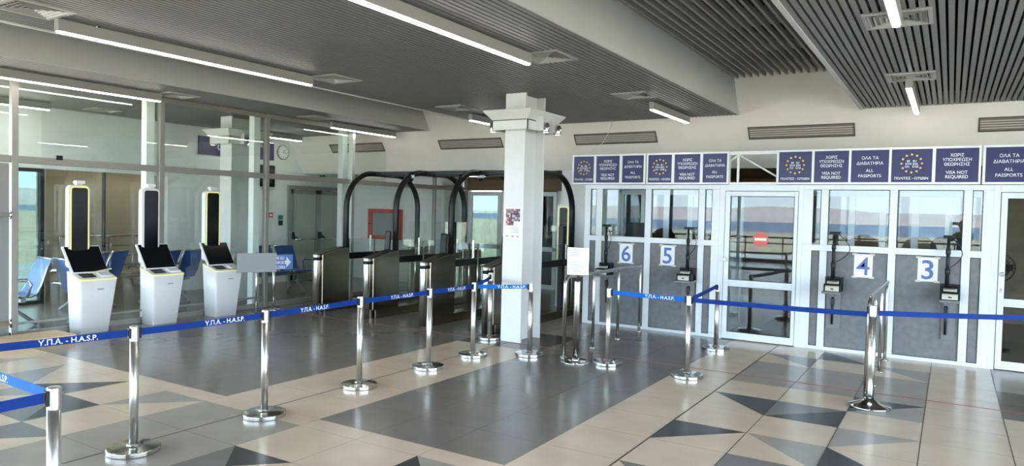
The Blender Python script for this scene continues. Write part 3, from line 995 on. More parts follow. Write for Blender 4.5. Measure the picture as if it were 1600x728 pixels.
# things on the desks behind the glass
def monitor(x, y, label, rz):
    r = thing('computer_monitor', label, 'monitor', (x, y, 1.30), rz)
    p = MB(); p.box(-0.17, 0.17, -0.012, 0.015, 0.06, 0.31); obj('display', p, M_blackp, r, bevel=0.005)
    p = MB(); p.box(-0.09, 0.09, -0.05, 0.09, 0, 0.012); p.box(-0.02, 0.02, 0.012, 0.03, 0.012, 0.15); obj('stand', p, M_blackp, r)
monitor(-4.22, 10.55, 'black computer monitor standing behind the glass of window 6', 0.15)
def chair_back(x, y, label):
    r = thing('office_chair', label, 'chair', (x, y, 0))
    p = MB(); p.prism(rrect(0.46, 0.62, 0.12, 6, 0, 1.22), 'y', 0, 0.07); obj('backrest', p, M_seatdk, r, bevel=0.02)
    p = MB(); p.prism(rrect(0.48, 0.46, 0.1, 6, 0, -0.26), 'z', 0.62, 0.70); obj('seat', p, M_seatdk, r, bevel=0.02)
    p = MB(); p.cyl(0, -0.24, 0.06, 0.62, 0.03)
    for k in range(5):
        a = 2 * PI * k / 5
        p.tube([(0, -0.24, 0.09), (0.28 * math.cos(a), -0.24 + 0.28 * math.sin(a), 0.03)], 0.022, 8)
    p.box(-0.03, 0.03, -0.04, 0.04, 0.66, 0.95)
    obj('base', p, M_blackp, r)
chair_back(0.0, 11.15, 'dark office chair standing behind the glass of window 3')

r = thing('standing_fan', 'black standing fan behind the glass of the right edge door', 'fan', (0.56, 11.8, 0))
p = MB(); p.lathe([(0.18, 0.0), (0.18, 0.02), (0.03, 0.04)], (0, 0, 0), 28); obj('base', p, M_blackp, r)
p = MB(); p.cyl(0, 0, 0.03, 1.02, 0.016, n=14); obj('pole', p, M_blackp, r)
p = MB()
for rr in (0.20, 0.14, 0.08):
    for yy in (-0.05, 0.05):
        p.tube([(rr * math.cos(2 * PI * k / 32), yy, 1.13 + rr * math.sin(2 * PI * k / 32)) for k in range(32)], 0.005, 6, closed=True)
for k in range(24):
    a = 2 * PI * k / 24
    for yy in (-0.05, 0.05):
        p.tube([(0.03 * math.cos(a), yy * 1.2, 1.13 + 0.03 * math.sin(a)), (0.20 * math.cos(a), yy, 1.13 + 0.20 * math.sin(a))], 0.002, 5)
obj('guard', p, M_blackp, r)
for k in range(3):
    a = 2 * PI * k / 3
    p = MB(); p.prism([(0.03, -0.02), (0.11, -0.06), (0.18, -0.03), (0.18, 0.05), (0.09, 0.05), (0.03, 0.02)], 'y', -0.004, 0.004, 0, Matrix.Translation((0, 0, 1.13)) @ Matrix.Rotation(a, 4, 'Y') @ Matrix.Rotation(0.3, 4, 'X')); obj('blade', p, M_blackm, r)
p = MB(); p.lathe([(0.04, -0.03), (0.045, 0.02), (0.045, 0.12), (0.02, 0.14)], (0, 0, 1.13), 20, axis='y'); obj('motor', p, M_blackp, r)

# ------------------------------------------------------------------ handrails
def handrail(x, label, f=0.0):
    r = thing('queue_handrail', label, 'handrail', (x, 7.5, 0), 0, 'steel handrails leading to the counters')
    z = 0.975
    p = MB()
    pts = [(0, f, 0.01), (0, f, z - 0.1)] + [(0, f + 0.1 - 0.1 * math.cos(math.radians(a)), z - 0.1 + 0.1 * math.sin(math.radians(a))) for a in range(10, 91, 16)] + [(0, 2.4, z)]
    p.tube(pts, 0.024, 14)
    obj('rail', p, M_steel, r)
    p = MB(); p.lathe([(0.045, 0.0), (0.045, 0.012), (0.026, 0.03)], (0, f, 0), 20); obj('base_flange', p, M_steel, r)
    for k in (0.8, 1.6, 2.4):
        p = MB(); p.lathe([(0.019, 0.0), (0.019, 0.88), (0.012, 0.895), (0.012, z)], (0, k, 0), 16)
        q = obj('post', p, M_steel, r)
        p = MB(); p.lathe([(0.045, 0.0), (0.045, 0.012), (0.022, 0.02)], (0, k, 0), 20)
        obj('base_flange', p, M_steel, q)
handrail(-3.88, 'stainless steel handrail running to the counter between windows 6 and 5')
handrail(-0.645, 'stainless steel handrail running to the counter between windows 4 and 3', 0.13)

# ------------------------------------------------------------------ barrier posts
def stanchion_parts(r, h=0.88, rp=0.029, rb=0.175, dome=False):
    p = MB()
    if dome:
        p.lathe([(rb, 0.0), (rb + 0.004, 0.008), (rb - 0.004, 0.018), (0.10, 0.045), (0.05, 0.075), (0.042, 0.09)], (0, 0, 0), 48)
    else:
        p.lathe([(rb - 0.003, 0.0), (rb, 0.003), (rb, 0.005), (rb, 0.027), (rb, 0.029), (rb - 0.003, 0.033), (rb - 0.006, 0.034), (rb - 0.012, 0.0345), (0.09, 0.040), (0.048, 0.043), (0.046, 0.043), (0.044, 0.046), (0.044, 0.053), (0.042, 0.055), (0.03, 0.055)], (0, 0, 0), 48)
    obj('base', p, M_chrome, r)
    p = MB(); p.lathe([(rp, 0.03), (rp, h - 0.10)], (0, 0, 0), 28); obj('post', p, M_satin, r)
    p = MB(); p.lathe([(rp - 0.001, h - 0.1005), (rp + 0.0012, h - 0.0995), (rp + 0.0012, h - 0.098), (rp + 0.0012, h - 0.012), (rp + 0.0012, h - 0.008), (rp + 0.0012, h - 0.006), (rp + 0.0005, h - 0.004), (rp - 0.003, h - 0.001), (rp - 0.005, h)], (0, 0, 0), 28)
    obj('head', p, M_satin, r)
def clip(r, a, h, rp=0.029):
    """black belt clip on the head facing direction a"""
    T = Matrix.Rotation(a, 4, 'Z')
    p = MB(); p.box(rp - 0.006, rp + 0.014, -0.017, 0.017, h - 0.085, h - 0.014, 0, T)
    obj('belt_clip', p, M_blackp, r, bevel=0.003)
def stanchion(x, y, label, belts=(), h=0.88, clips=(), rp=0.029, rb=0.175, dome=False, belt_z=None):
    r = thing('queue_barrier_post', label, 'barrier post', (x, y, 0), 0, 'chrome posts of the retractable belt barrier')
    stanchion_parts(r, h, rp, rb, dome)
    bz = belt_z or (h - 0.045)
    for (tx, ty, txt, tz) in belts:
        d = Vector((tx - x, ty - y, 0)); L = d.length; a = math.atan2(d.y, d.x)
        clip(r, a, h, rp)
        s, e = rp + 0.015, L - rp - 0.015
        p = MB(); n = 14; v = []
        hw = 0.0245
        def ctr(t): return s + (e - s) * t
        def zc(t): return bz + (tz - bz) * t - 0.012 * L / 2 * 4 * t * (1 - t) * 0.5
        for side in (-0.0009, 0.0009):
            for k in range(n + 1):
                t_ = k / n
                for dz in (-hw, hw):
                    v.append((ctr(t_), side, zc(t_) + dz))
        f = []
        o2 = 2 * (n + 1)
        for k in range(n):
            f.append((2 * k, 2 * k + 1, 2 * k + 3, 2 * k + 2)); f.append((o2 + 2 * k, o2 + 2 * k + 2, o2 + 2 * k + 3, o2 + 2 * k + 1))
            f.append((2 * k + 1, o2 + 2 * k + 1, o2 + 2 * k + 3, 2 * k + 3)); f.append((2 * k, 2 * k + 2, o2 + 2 * k + 2, o2 + 2 * k))
        f += [(0, o2, o2 + 1, 1), (2 * n, 2 * n + 1, o2 + 2 * n + 1, o2 + 2 * n)]
        p.raw(v, f)
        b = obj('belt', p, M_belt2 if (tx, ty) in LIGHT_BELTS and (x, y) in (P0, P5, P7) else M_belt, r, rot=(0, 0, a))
        if txt is not None:
            # printed on the side that faces the camera
            q = Vector((-x, -y, 0))
            left = Vector((-d.y, d.x, 0))
            facing = q.dot(left) > 0
            t0 = txt
            sl = (tz - bz) / (e - s)
            dd = d.normalized() if not facing else -d.normalized()
            # local frame: belt runs along +x ; the camera side is +y when facing
            if facing:
                Tm = face_T((ctr(t0), 0.0016, zc(t0) - 0.017), (-1, 0, -sl), (sl * 0 , 0, 1))
            else:
                Tm = face_T((ctr(t0), -0.0016, zc(t0) - 0.017), (1, 0, sl), (0, 0, 1))
            p = text_mb([('Υ.Π.Α. - H.A.S.P.', 0.049, 0)], 0, Tm, 0.010, sx_=1.04)
            obj('lettering', p, M_text, b)
    for a in clips:
        clip(r, a, h, rp)
    return r
def ang(a, b): return math.atan2(b[1] - a[1], b[0] - a[0])
P0 = (-3.48, 1.65); P1 = (-4.81, 2.80); P2 = (-4.785, 3.89); P3 = (-4.845, 5.06); P4 = (-4.825, 6.11); P5 = (-4.82, 6.95)
P6 = (-4.30, 7.41); P7 = (-3.335, 7.55); P8 = (-2.37, 7.48); P9 = (-2.56, 9.26); P10 = (-0.59, 7.36); P11 = (-5.295, 8.03)
PA = (-4.96, 1.74); PB = (-3.50, -0.3); PR = (1.35, 8.62)
Z = 0.835
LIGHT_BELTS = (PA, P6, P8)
stanchion(*P0, 'chrome barrier post at the bottom left corner with two belts leaving its head', [(*PA, 0.47, Z), (*PB, None, Z)], 0.885)
stanchion(*P1, 'chrome barrier post whose belt passes the pallet and the leftmost kiosk', [(*PA, 0.37, Z)], 0.88, clips=[ang(P1, P2)])
stanchion(*P2, 'chrome barrier post in front of the rightmost of the three kiosks', [(*P1, 0.33, Z)], 0.88, clips=[ang(P2, P3)])
stanchion(*P3, 'chrome barrier post standing third along the row from the left kiosk side', [(*P2, 0.52, Z)], 0.88, clips=[ang(P3, P4)])
stanchion(*P4, 'chrome barrier post in front of the third steel gate cabinet from the left', [(*P3, 0.42, Z)], 0.88, clips=[ang(P4, P5)])
stanchion(*P5, 'chrome barrier post where the row turns toward the white column', [(*P4, 0.4, Z), (*P11, None, Z), (*P6, 0.68, Z)], 0.88)
stanchion(*P6, 'chrome barrier post directly in front of the white column, end of its belt', [], 0.88, clips=[ang(P6, P5)])
stanchion(*P7, 'chrome barrier post beside the paper holder stand', [(*P8, 0.66, Z)], 0.88)
stanchion(*P8, 'chrome barrier post in front of counter 5 at the belt corner', [(*P9, None, Z), (*P10, None, 0.86)], 0.88, clips=[ang(P8, P7)])
stanchion(*P9, 'chrome barrier post close to the glazed door between the booths', [], 0.865, clips=[ang(P9, P8)])
stanchion(*P10, 'thick chrome barrier post with domed base beside the handrail at counter 4', [(*PR, None, 0.86)], 0.95, clips=[ang(P10, P8)], rp=0.036, rb=0.185, dome=True, belt_z=0.875)
stanchion(*P11, 'thick chrome barrier post in front of the gate cabinet left of the white column', [], 0.90, clips=[ang(P11, P5)], rp=0.036)

# paper holder
r = thing('paper_holder_stand', 'chrome stand holding framed white notices before counter 6', 'notice stand', (-3.67, 7.40, 0))
p = MB(); p.lathe([(0.172, 0.0), (0.176, 0.008), (0.168, 0.016), (0.168, 0.006)], (0, 0, 0), 40); p.lathe([(0.05, 0.0), (0.05, 0.03), (0.04, 0.06)], (0, 0, 0), 24)
for k in range(3):
    a = 2 * PI * k / 3 + 0.4
    p.tube([(0.04 * math.cos(a), 0.04 * math.sin(a), 0.008), (0.17 * math.cos(a), 0.17 * math.sin(a), 0.008)], 0.006, 6)
obj('base', p, M_chrome, r)
p = MB(); p.lathe([(0.038, 0.02), (0.038, 0.94), (0.034, 0.95), (0.012, 0.955), (0.012, 1.03)], (0, 0, 0), 24); obj('post', p, M_steel, r)
p = MB(); p.box(-0.125, 0.125, -0.012, 0.012, 1.02, 1.34)
fr = obj('frame', p, M_chrome, r, bevel=0.004)
p = MB(); p.box(-0.106, 0.106, -0.0135, -0.012, 1.042, 1.318); obj('notice', p, M_paper, fr)
p = MB()
rnd = random.Random(4)
for k in range(13):
    z = 1.30 - 0.02 * k
    if k in (4, 5): continue
    p.box(-0.09, -0.09 + rnd.uniform(0.08, 0.18), -0.0145, -0.0135, z - 0.004, z + 0.003)
obj('print', p, mat('grey_print', (0.35, 0.38, 0.46), 0.6), fr)
r.rotation_euler = (0, 0, 0.35)

# ------------------------------------------------------------------ kiosks
def kiosk():
    r = thing('passport_kiosk', 'white self service kiosk beside the wooden pallet, leftmost of the three kiosks', 'kiosk', (-9.6, 4.87, 0), 0, 'white self service kiosks')
    # local: x=0 front face at the floor (+x toward the hall), y 0..0.37 along the wall
    yb0, yb1, yt0, yt1 = 0.0, 0.37, -0.02, 0.47
    zf, zb = 0.70, 0.80
    def rounded(x0, x1, y0, y1, z, rr=0.03, zfun=None):
        pts = rrect(x1 - x0, y1 - y0, rr, 5, (x0 + x1) / 2, (y0 + y1) / 2)
        return [(a, b, zfun(a) if zfun else z) for a, b in pts]
    p = MB()
    bot = rounded(-0.30, 0.0, yb0, yb1, 0.0)
    def zt(x): return zf + (0.0 - (x - 0.02)) / 0.36 * (zb - zf)
    mid = rounded(-0.315, 0.012, yb0 - 0.012, yb1 + 0.06, 0.42)
    top = rounded(-0.33, 0.02, yt0, yt1, 0, zfun=zt)
    n = len(bot)
    v = bot + mid + top
    f = [tuple(range(n))] + [tuple(range(3 * n - 1, 2 * n - 1, -1))]
    for q in range(2):
        for k in range(n):
            j = (k + 1) % n
            f.append((q * n + k, q * n + j, (q + 1) * n + j, (q + 1) * n + k))
    p.raw(v, f, 0, True)
    for k in (0, 1): p.sm[k] = False
    body = obj('body', p, M_kiosk, r)
    p = MB(); p.box(0.0165, 0.0195, 0.20, 0.29, 0.575, 0.583); obj('logo_strip', p, M_blackp, body)
    # glowing rim and top plate
    p = MB()
    a = rounded(-0.332, 0.023, yt0 - 0.003, yt1 + 0.003, 0, zfun=lambda x: zt(x) + 0.0)
    b = [(x, y, z + 0.012) for x, y, z in a]
    v = a + b
    f = [tuple(range(n)), tuple(range(2 * n - 1, n - 1, -1))] + [(k, (k + 1) % n, n + (k + 1) % n, n + k) for k in range(n)]
    p.raw(v, f)
    obj('light_rim', p, M_glow, r, )
    p = MB()
    a = rounded(-0.325, 0.015, yt0 + 0.006, yt1 - 0.006, 0, zfun=lambda x: zt(x) + 0.012)
    b = [(x, y, z + 0.004) for x, y, z in a]
    p.raw(a + b, f)
    tp = obj('top_plate', p, M_kiosk, r)
    sl = (zb - zf) / 0.36
    def on_top(x0, x1, y0, y1, h):
        return [(x, y, zt(x) + 0.016 + dz) for dz in (0, h) for (x, y) in ((x0, y0), (x1, y0), (x1, y1), (x0, y1))]
    BF = [(0, 1, 2, 3), (7, 6, 5, 4), (0, 1, 5, 4), (1, 2, 6, 5), (2, 3, 7, 6), (3, 0, 4, 7)]
    p = MB(); p.raw(on_top(-0.19, -0.05, 0.05, 0.23, 0.004), BF); obj('scanner_window', p, M_screen, tp)
    p = MB(); p.raw(on_top(-0.17, -0.03, 0.28, 0.44, 0.028), BF); obj('fingerprint_reader', p, M_kiosk, tp, bevel=0.006)
    # tilted screen
    s0 = Vector((-0.21, 0.0, 0.815)); ux = Vector((0, 1, 0)); uy = Vector((-0.10, -0.075, 0.33)).normalized()
    T = face_T((-0.205, 0.165, 0.965), ux, uy)
    p = MB(); p.prism(rrect(0.475, 0.385, 0.015, 4), 'z', -0.03, 0.0, 0, T); sc = obj('screen_housing', p, M_kiosk, r, bevel=0.004)
    p = MB(); p.prism(rrect(0.445, 0.355, 0.008, 4, 0.008, 0.004), 'z', 0.0, 0.003, 0, T); obj('screen', p, M_screen, sc)
    p = MB(); p.tube([(-0.235, 0.2, 0.80), (-0.235, 0.2, 0.95)], 0.035, 12); obj('screen_arm', p, M_kiosk, sc)
    # totem with mirror face, lit edge and camera on top
    Tt = face_T((-0.245, 0.10, 1.40), (0, 1, 0), (0, 0, 1))
    p = MB(); p.prism(rrect(0.27, 1.10, 0.06, 8, 0.0, 0), 'z', -0.085, 0.0, 0, Tt); to = obj('totem', p, M_kiosk, r, bevel=0.004)
    p = MB(); p.prism(rrect(0.235, 1.065, 0.045, 8, 0.005, 0), 'z', 0.0, 0.003, 0, Tt); obj('light_edge', p, M_glow, to)
    p = MB(); p.prism(rrect(0.205, 1.035, 0.035, 8, 0.005, 0), 'z', 0.003, 0.006, 0, Tt); obj('mirror_face', p, M_screen, to)
    p = MB(); p.box(-0.31, -0.255, 0.07, 0.15, 1.95, 1.965); p.prism(rrect(0.12, 0.05, 0.02, 5, 0.12, 1.99), 'x', -0.33, -0.25); obj('camera_head', p, M_kiosk, to, bevel=0.006)
    return r
k1 = kiosk()
k2 = dup_tree(k1, loc=(-9.6, 5.86, 0)); k2['label'] = 'white self service kiosk in the middle, between the two other kiosks'
k3 = dup_tree(k1, loc=(-9.6, 6.87, 0)); k3['label'] = 'white self service kiosk nearest the steel gates, rightmost of the three kiosks'
for q in [k2] + list(k2.children):
    for c in list(q.children):
        if c.name.startswith('light_edge'):
            c.data = c.data.copy(); c.data.materials[0] = M_kiosk
# torn slip and papers on the first kiosk
p = MB()
T = face_T((-9.66, 5.16, 0.815), (0.25, 1, 0.20), (-1, 0.25, 0.28))
p.box(-0.15, 0.13, -0.02, 0.02, 0.0, 0.002, 0, T)
tag(obj('paper_slip', p, mat('slip', (0.75, 0.72, 0.45), 0.6)), 'yellowish paper slip lying on top of the leftmost kiosk', 'paper')

# plywood pallet
r = thing('wooden_pallet', 'pale wooden pallet lying on the floor before the leftmost kiosk', 'pallet', (-9.36, 4.16, 0), 0.0)
p = MB()
p.box(-0.26, 0.24, -0.9, 0.42, 0.085, 0.10)
obj('deck', p, M_wood, r, bevel=0.003)
for x in (-0.24, -0.04, 0.17):
    p = MB(); p.box(x, x + 0.06, -0.9, 0.42, 0.0, 0.085); obj('runner', p, M_wood, r, bevel=0.003)

# ------------------------------------------------------------------ e-gates
def egate(X, label, tablet, leaf_l, leaf_r):
    r = thing('boarding_gate_divider', label, 'automatic gate', (X, 8.27, 0), 0, 'steel lane dividers of the automatic gates')
    p = MB(); p.box(-0.105, 0.105, 0.10, 3.1, 0, 0.13); pl = obj('plinth', p, M_steeld, r, bevel=0.004)
    p = MB(); p.lathe([(0.055, 0.0), (0.055, 0.945), (0.05, 0.955)], (0, 0, 0), 28)
    fp = obj('front_post', p, M_satin, r)
    p = MB(); p.lathe([(0.0565, 0.855), (0.0565, 0.905)], (0, 0, 0), 28); obj('sensor_band', p, M_blackp, fp)
    p = MB(); p.prism([(0.05, 0.13), (0.66, 0.13), (0.66, 1.05), (0.5, 1.05), (0.05, 0.955)], 'x', -0.10, 0.10)
    cb = obj('front_cabinet', p, M_steeld, r, bevel=0.008)
    p = MB(); p.prism([(0.0, 0.945), (0.5, 1.052), (0.66, 1.052), (0.66, 1.06), (0.49, 1.06), (-0.03, 0.952)], 'x', -0.09, 0.09); obj('top_cover', p, M_blackm, cb)
    p = MB()
    for y in (0.18, 0.35, 0.52):
        for x in (-0.1005, 0.1005):
            p.lathe([(0.008, -0.001), (0.008, 0.001)], (x, y, 0.88), 10, axis='x')
    obj('screw', p, M_blackp, cb)
    # arch tube
    p = MB()
    R = 0.62; zt = 2.36; ya, yb = 0.67, 2.60
    pts = [(0, ya, 0.13), (0, ya, zt - R)] + [(0, ya + R - R * math.cos(math.radians(a)), zt - R + R * math.sin(math.radians(a))) for a in range(9, 91, 9)]
    pts += [(0, yb - R + R * math.sin(math.radians(a)), zt - R + R * math.cos(math.radians(a))) for a in range(0, 91, 9)] + [(0, yb, 0.13)]
    p.tube(pts, 0.050, 12, rw=0.048)
    obj('arch', p, M_blackm, r)
    p = MB(); p.box(-0.006, 0.006, 0.72, 2.54, 0.13, 1.20); obj('glass_screen', p, M_glassg, r)
    p = MB(); p.box(-0.03, 0.03, 0.66, 2.6, 0.845, 0.955); obj('side_rail', p, M_blackm, r, bevel=0.006)
    p = MB(); p.box(-0.10, 0.10, 2.45, 3.06, 0.13, 1.0); obj('rear_cabinet', p, M_steeld, r, bevel=0.008)
    p = MB(); p.box(-0.025, 0.025, 0.715, 0.735, 0.2, 1.2); p.box(-0.02, 0.02, 1.28, 1.30, 0.95, 1.25); p.box(-0.02, 0.02, 2.40, 2.42, 0.2, 1.2)
    obj('glass_clamp', p, M_steel, r)
    if tablet:
        T = face_T((0.0, 0.47, 1.22), (0.94, -0.35, 0), (-0.02, 0.12, 1))
        p = MB(); p.prism(rrect(0.17, 0.31, 0.012, 4), 'z', -0.02, 0.0, 0, T); tb = obj('tablet', p, M_blackp, r)
        p = MB(); p.prism(rrect(0.145, 0.275, 0.006, 4), 'z', 0.0, 0.002, 0, T); obj('display', p, M_screen, tb)
        p = MB(); p.tube([(0, 0.50, 1.02), (0, 0.50, 1.1)], 0.015, 10); obj('bracket', p, M_blackp, tb)
    if tablet and X != -6.66:
        p = MB(); p.box(-0.045, 0.045, 2.20, 2.30, 0.13, 1.52); obj('rear_post', p, M_blackm, r, bevel=0.006)
    for s_, on in ((-1, leaf_l), (1, leaf_r)):
        if on:
            p = MB(); p.prism(rrect(0.42, 1.34, 0.03, 4, s_ * 0.30, 0.85), 'y', 2.245, 2.255); obj('rear_leaf', p, M_glassg, r)
            p = MB(); p.prism(rrect(0.40, 1.02, 0.03, 4, s_ * 0.29, 0.70), 'y', 1.29, 1.30); lf = obj('swing_leaf', p, M_glassg, r)
            p = MB(); p.cyl(s_ * 0.085, 1.295, 0.15, 1.2, 0.014); obj('leaf_hinge', p, M_steel, lf)
    return r
GP = [-8.93, -7.80, -6.66, -5.53]
egate(GP[0], 'steel gate divider furthest left, without a tablet on top', False, False, True)
egate(GP[1], 'steel gate divider second from the left, black tablet on top', True, True, True)
egate(GP[2], 'steel gate divider third from the left, black tablet on top', True, True, True)
egate(GP[3], 'steel gate divider partly hidden behind the white column', True, True, False)
# header bar that ties the arches together, with cameras hanging from it
t = thing('gate_header', 'black header bar across the tops of the gate arches', 'header bar', (0, 0, 0))
p = MB(); p.box(-8.93, -5.53, 9.62, 9.70, 2.33, 2.40); obj('bar', p, M_blackm, t, bevel=0.01)
for (x0, x1) in ((-8.6, -8.1), (-7.5, -7.0), (-6.4, -5.9)):
    p = MB(); p.box(x0, x1, 9.58, 9.74, 2.305, 2.33); obj('lamp_panel', p, M_blackp, t)
for i, (x, y, z, lab) in enumerate(((-7.80, 9.30, 2.29, 'small white dome camera under the arch of the second gate divider'), (-6.66, 9.72, 2.31, 'small white dome camera under the arch of the third gate divider'))):
    d = thing('dome_camera', lab, 'camera', (x, y, z))
    p = MB(); p.lathe([(0.062, 0.022), (0.062, -0.015), (0.05, -0.03)], (0, 0, 0), 24); obj('housing', p, M_white, d)
    p = MB(); p.lathe([(0.05, -0.03), (0.045, -0.055), (0.028, -0.075), (0.0, -0.082)], (0, 0, 0), 24); obj('dome', p, M_screen, d)

r = thing('linear_ceiling_light', 'linear light on the low brown ceiling beyond the gates', 'ceiling light', (-8.4, 13.0, 2.53), PI / 2, 'linear ceiling lights')
p = MB(); p.box(-0.03, 0.03, -0.9, 0.9, -0.03, 0); obj('housing', p, M_fix, r)
p = MB(); p.box(-0.022, 0.022, -0.89, 0.89, -0.036, -0.03); obj('diffuser', p, M_lampy, r)
# white totem on the wall behind the gates
r = thing('standing_totem', 'white totem with a lit yellow edge beyond the gates by the grey wall', 'totem', (-6.0, 11.45, 0))
p = MB(); p.prism(rrect(0.27, 1.9, 0.06, 8, 0, 0.95), 'y', 0.0, 0.08); obj('body', p, M_kiosk, r, bevel=0.004)
p = MB(); p.prism(rrect(0.20, 1.1, 0.05, 8, 0, 1.30), 'y', -0.003, 0.0); b_ = obj('light_edge', p, M_glow, r)
p = MB(); p.prism(rrect(0.165, 1.065, 0.04, 8, 0, 1.30), 'y', -0.006, -0.003); obj('mirror_face', p, M_screen, r)

# white glazed doors at the end of the gate corridor
for i, (x0, x1) in enumerate(((-9.9, -8.98), (-8.02, -7.5))):
    w = sroot('door_%d' % (5 + i))
    p = MB()
    p.box(x0, x1, 13.97, 14.03, 2.1, 2.2); p.box(x0, x1, 13.97, 14.03, 0, 0.1)
    for xx in (x0, x1 - 0.09): p.box(xx, xx + 0.09, 13.97, 14.03, 0.1, 2.1)
    p.box(x0, x1, 13.97, 14.03, 0.85, 0.95)
    struct('frame', p, M_white, w, bevel=0.004)
    p = MB(); p.box(x0 + 0.085, x1 - 0.085, 14.0, 14.006, 0.1, 2.1); struct('pane', p, M_glasst if i == 0 else M_glassb, w)

# ------------------------------------------------------------------ poster on the column
r = thing('notice_poster', 'white poster with a photo collage taped on the white column', 'poster', (-4.945, 7.998, 1.585))
p = MB(); p.box(-0.14, 0.14, -0.002, 0, -0.21, 0.21); obj('sheet', p, M_paper, r)
p = MB()
rnd = random.Random(11)
pm = [mat('print_%d' % k, c, 0.6) for k, c in enumerate(((0.05, 0.05, 0.08), (0.30, 0.22, 0.2), (0.12, 0.16, 0.28), (0.5, 0.45, 0.42), (0.35, 0.08, 0.08)))]
for a in range(9):
    for b in range(8):
        if b < 2 and a > 4: continue
        x, z = -0.11 + a * 0.0245, -0.03 + b * 0.0275
        p.box(x, x + 0.0245, -0.003, -0.002, z, z + 0.0275, rnd.randrange(5))
obj('picture', p, pm, r)
p = MB()
for k in range(5): p.box(-0.02, 0.09 - 0.01 * (k % 2), -0.003, -0.002, -0.055 - 0.018 * k, -0.049 - 0.018 * k)
for x in (-0.085, 0.0, 0.08): p.box(x - 0.018, x + 0.018, -0.003, -0.002, -0.185, -0.165)
obj('print', p, mat('print_grey', (0.3, 0.31, 0.36), 0.6), r)

# ------------------------------------------------------------------ small signs on stands by the glass wall
def sign_stand(x, y, h, label, col, w_, hh, zc, arrow, dx, rz):
    r = thing('sign_stand', label, 'sign', (x, y, 0), rz)
    p = MB(); p.lathe([(0.14, 0.0), (0.14, 0.012), (0.03, 0.03)], (0, 0, 0), 32); obj('base', p, M_chrome, r)
    p = MB(); p.cyl(0, 0, 0.01, h, 0.022, n=18); obj('post', p, M_steel, r)
    p = MB(); p.box(dx - w_ / 2, dx + w_ / 2, -0.034, -0.024, zc - hh / 2, zc + hh / 2); pl = obj('plate', p, col, r, bevel=0.002)
    if arrow:
        p = text_mb([('FOR EU', 0.075, 0.075), ('PASSPORT', 0.07, 0.075), ('HOLDERS', 0.07, 0.075)], 0, face_T((dx - 0.05, -0.0355, zc + 0.115), (1, 0, 0), (0, 0, 1)), 0.02, sx_=0.72)
        p.prism([(dx + 0.075, zc + 0.09), (dx + 0.145, zc), (dx + 0.075, zc - 0.09), (dx + 0.075, zc - 0.03), (dx + 0.055, zc - 0.03), (dx + 0.055, zc + 0.03), (dx + 0.075, zc + 0.03)], 'y', -0.037, -0.034)
        obj('lettering', p, M_text, pl)
sign_stand(-9.28, 7.36, 1.0, 'blank grey plate on a steel stand before the glass wall', M_greypl, 0.60, 0.30, 0.84, False, 0.0, math.radians(62))
sign_stand(-9.62, 7.98, 0.95, 'blue sign with white arrow half hidden behind the grey plate', M_signblue, 0.36, 0.25, 0.80, True, 0.12, math.radians(55))

# ------------------------------------------------------------------ ceiling lights, vents, grilles
def lamp(x, y0, y1, label):
    r = thing('linear_ceiling_light', label, 'ceiling light', (x, (y0 + y1) / 2, 0), 0, 'linear ceiling lights')
    L = (y1 - y0) / 2
    p = MB(); p.box(-0.035, 0.035, -L, L, 3.185, 3.285); obj('housing', p, M_fix, r, bevel=0.003)
    p = MB(); p.box(-0.023, 0.023, -L + 0.01, L - 0.01, 3.172, 3.186); obj('diffuser', p, M_lamp, r)
    for y in (-L + 0.35, L - 0.35):
        p = MB(); p.cyl(0, y, 3.284, 3.345, 0.012, n=10)
        obj('hanger', p, M_chrome, r)
lamp(-6.53, 3.10, 5.93, 'long linear ceiling light over the floor before the kiosks, left end free')
lamp(-3.57, 3.2, 6.00, 'long linear ceiling light at the top middle of the picture')
lamp(-6.6, 9.30, 11.0, 'linear ceiling light partly hidden behind the column capital')
lamp(-3.55, 9.28, 10.85, 'short linear ceiling light above the left lane signs')
lamp(-0.40, 3.2, 6.00, 'linear ceiling light cut by the top edge, right side vent behind it')
lamp(-0.45, 8.85, 11.0, 'linear ceiling light on the right, pointing toward the counter 3 sign')
lamp(-9.62, 2.2, 5.95, 'linear ceiling light along the glass wall at the left edge')
lamp(-9.62, 9.22, 10.95, 'linear ceiling light at the glass wall above the steel gates')
lamp(-12.3, 3.6, 5.75, 'linear ceiling light inside the hall behind the glass, leftmost')
lamp(-12.3, 8.9, 10.9, 'linear ceiling light inside the hall behind the glass, near the clock')

def vent(x, y, label):
    r = thing('ceiling_vent', label, 'vent', (x, y, CZ - 0.012), 0, 'square ceiling vents')
    h = 0.235
    p = MB()
    for a, b, c, d in ((-h, h, -h, -h + 0.03), (-h, h, h - 0.03, h), (-h, -h + 0.03, -h + 0.03, h - 0.03), (h - 0.03, h, -h + 0.03, h - 0.03)):
        p.box(a, b, c, d, 0, 0.02)
    obj('frame', p, M_vent, r)
    p = MB()
    for k in range(5):
        a = h - 0.035 - 0.04 * k; b = a - 0.030
        lo = [(-a, -a), (a, -a), (a, a), (-a, a)]; hi = [(-b, -b), (b, -b), (b, b), (-b, b)]
        for q in range(4):
            j = (q + 1) % 4
            p.raw([(*lo[q], 0.0), (*lo[j], 0.0), (*hi[j], 0.035), (*hi[q], 0.035), (*lo[q], 0.004), (*lo[j], 0.004), (*hi[j], 0.039), (*hi[q], 0.039)],
                  [(0, 1, 2, 3), (4, 7, 6, 5), (0, 4, 5, 1), (2, 6, 7, 3), (0, 3, 7, 4), (1, 5, 6, 2)])
    obj('louvre', p, M_vent, r)
    p = MB(); p.box(-h, h, -h, h, 0.045, 0.06); obj('backing', p, M_void, r)
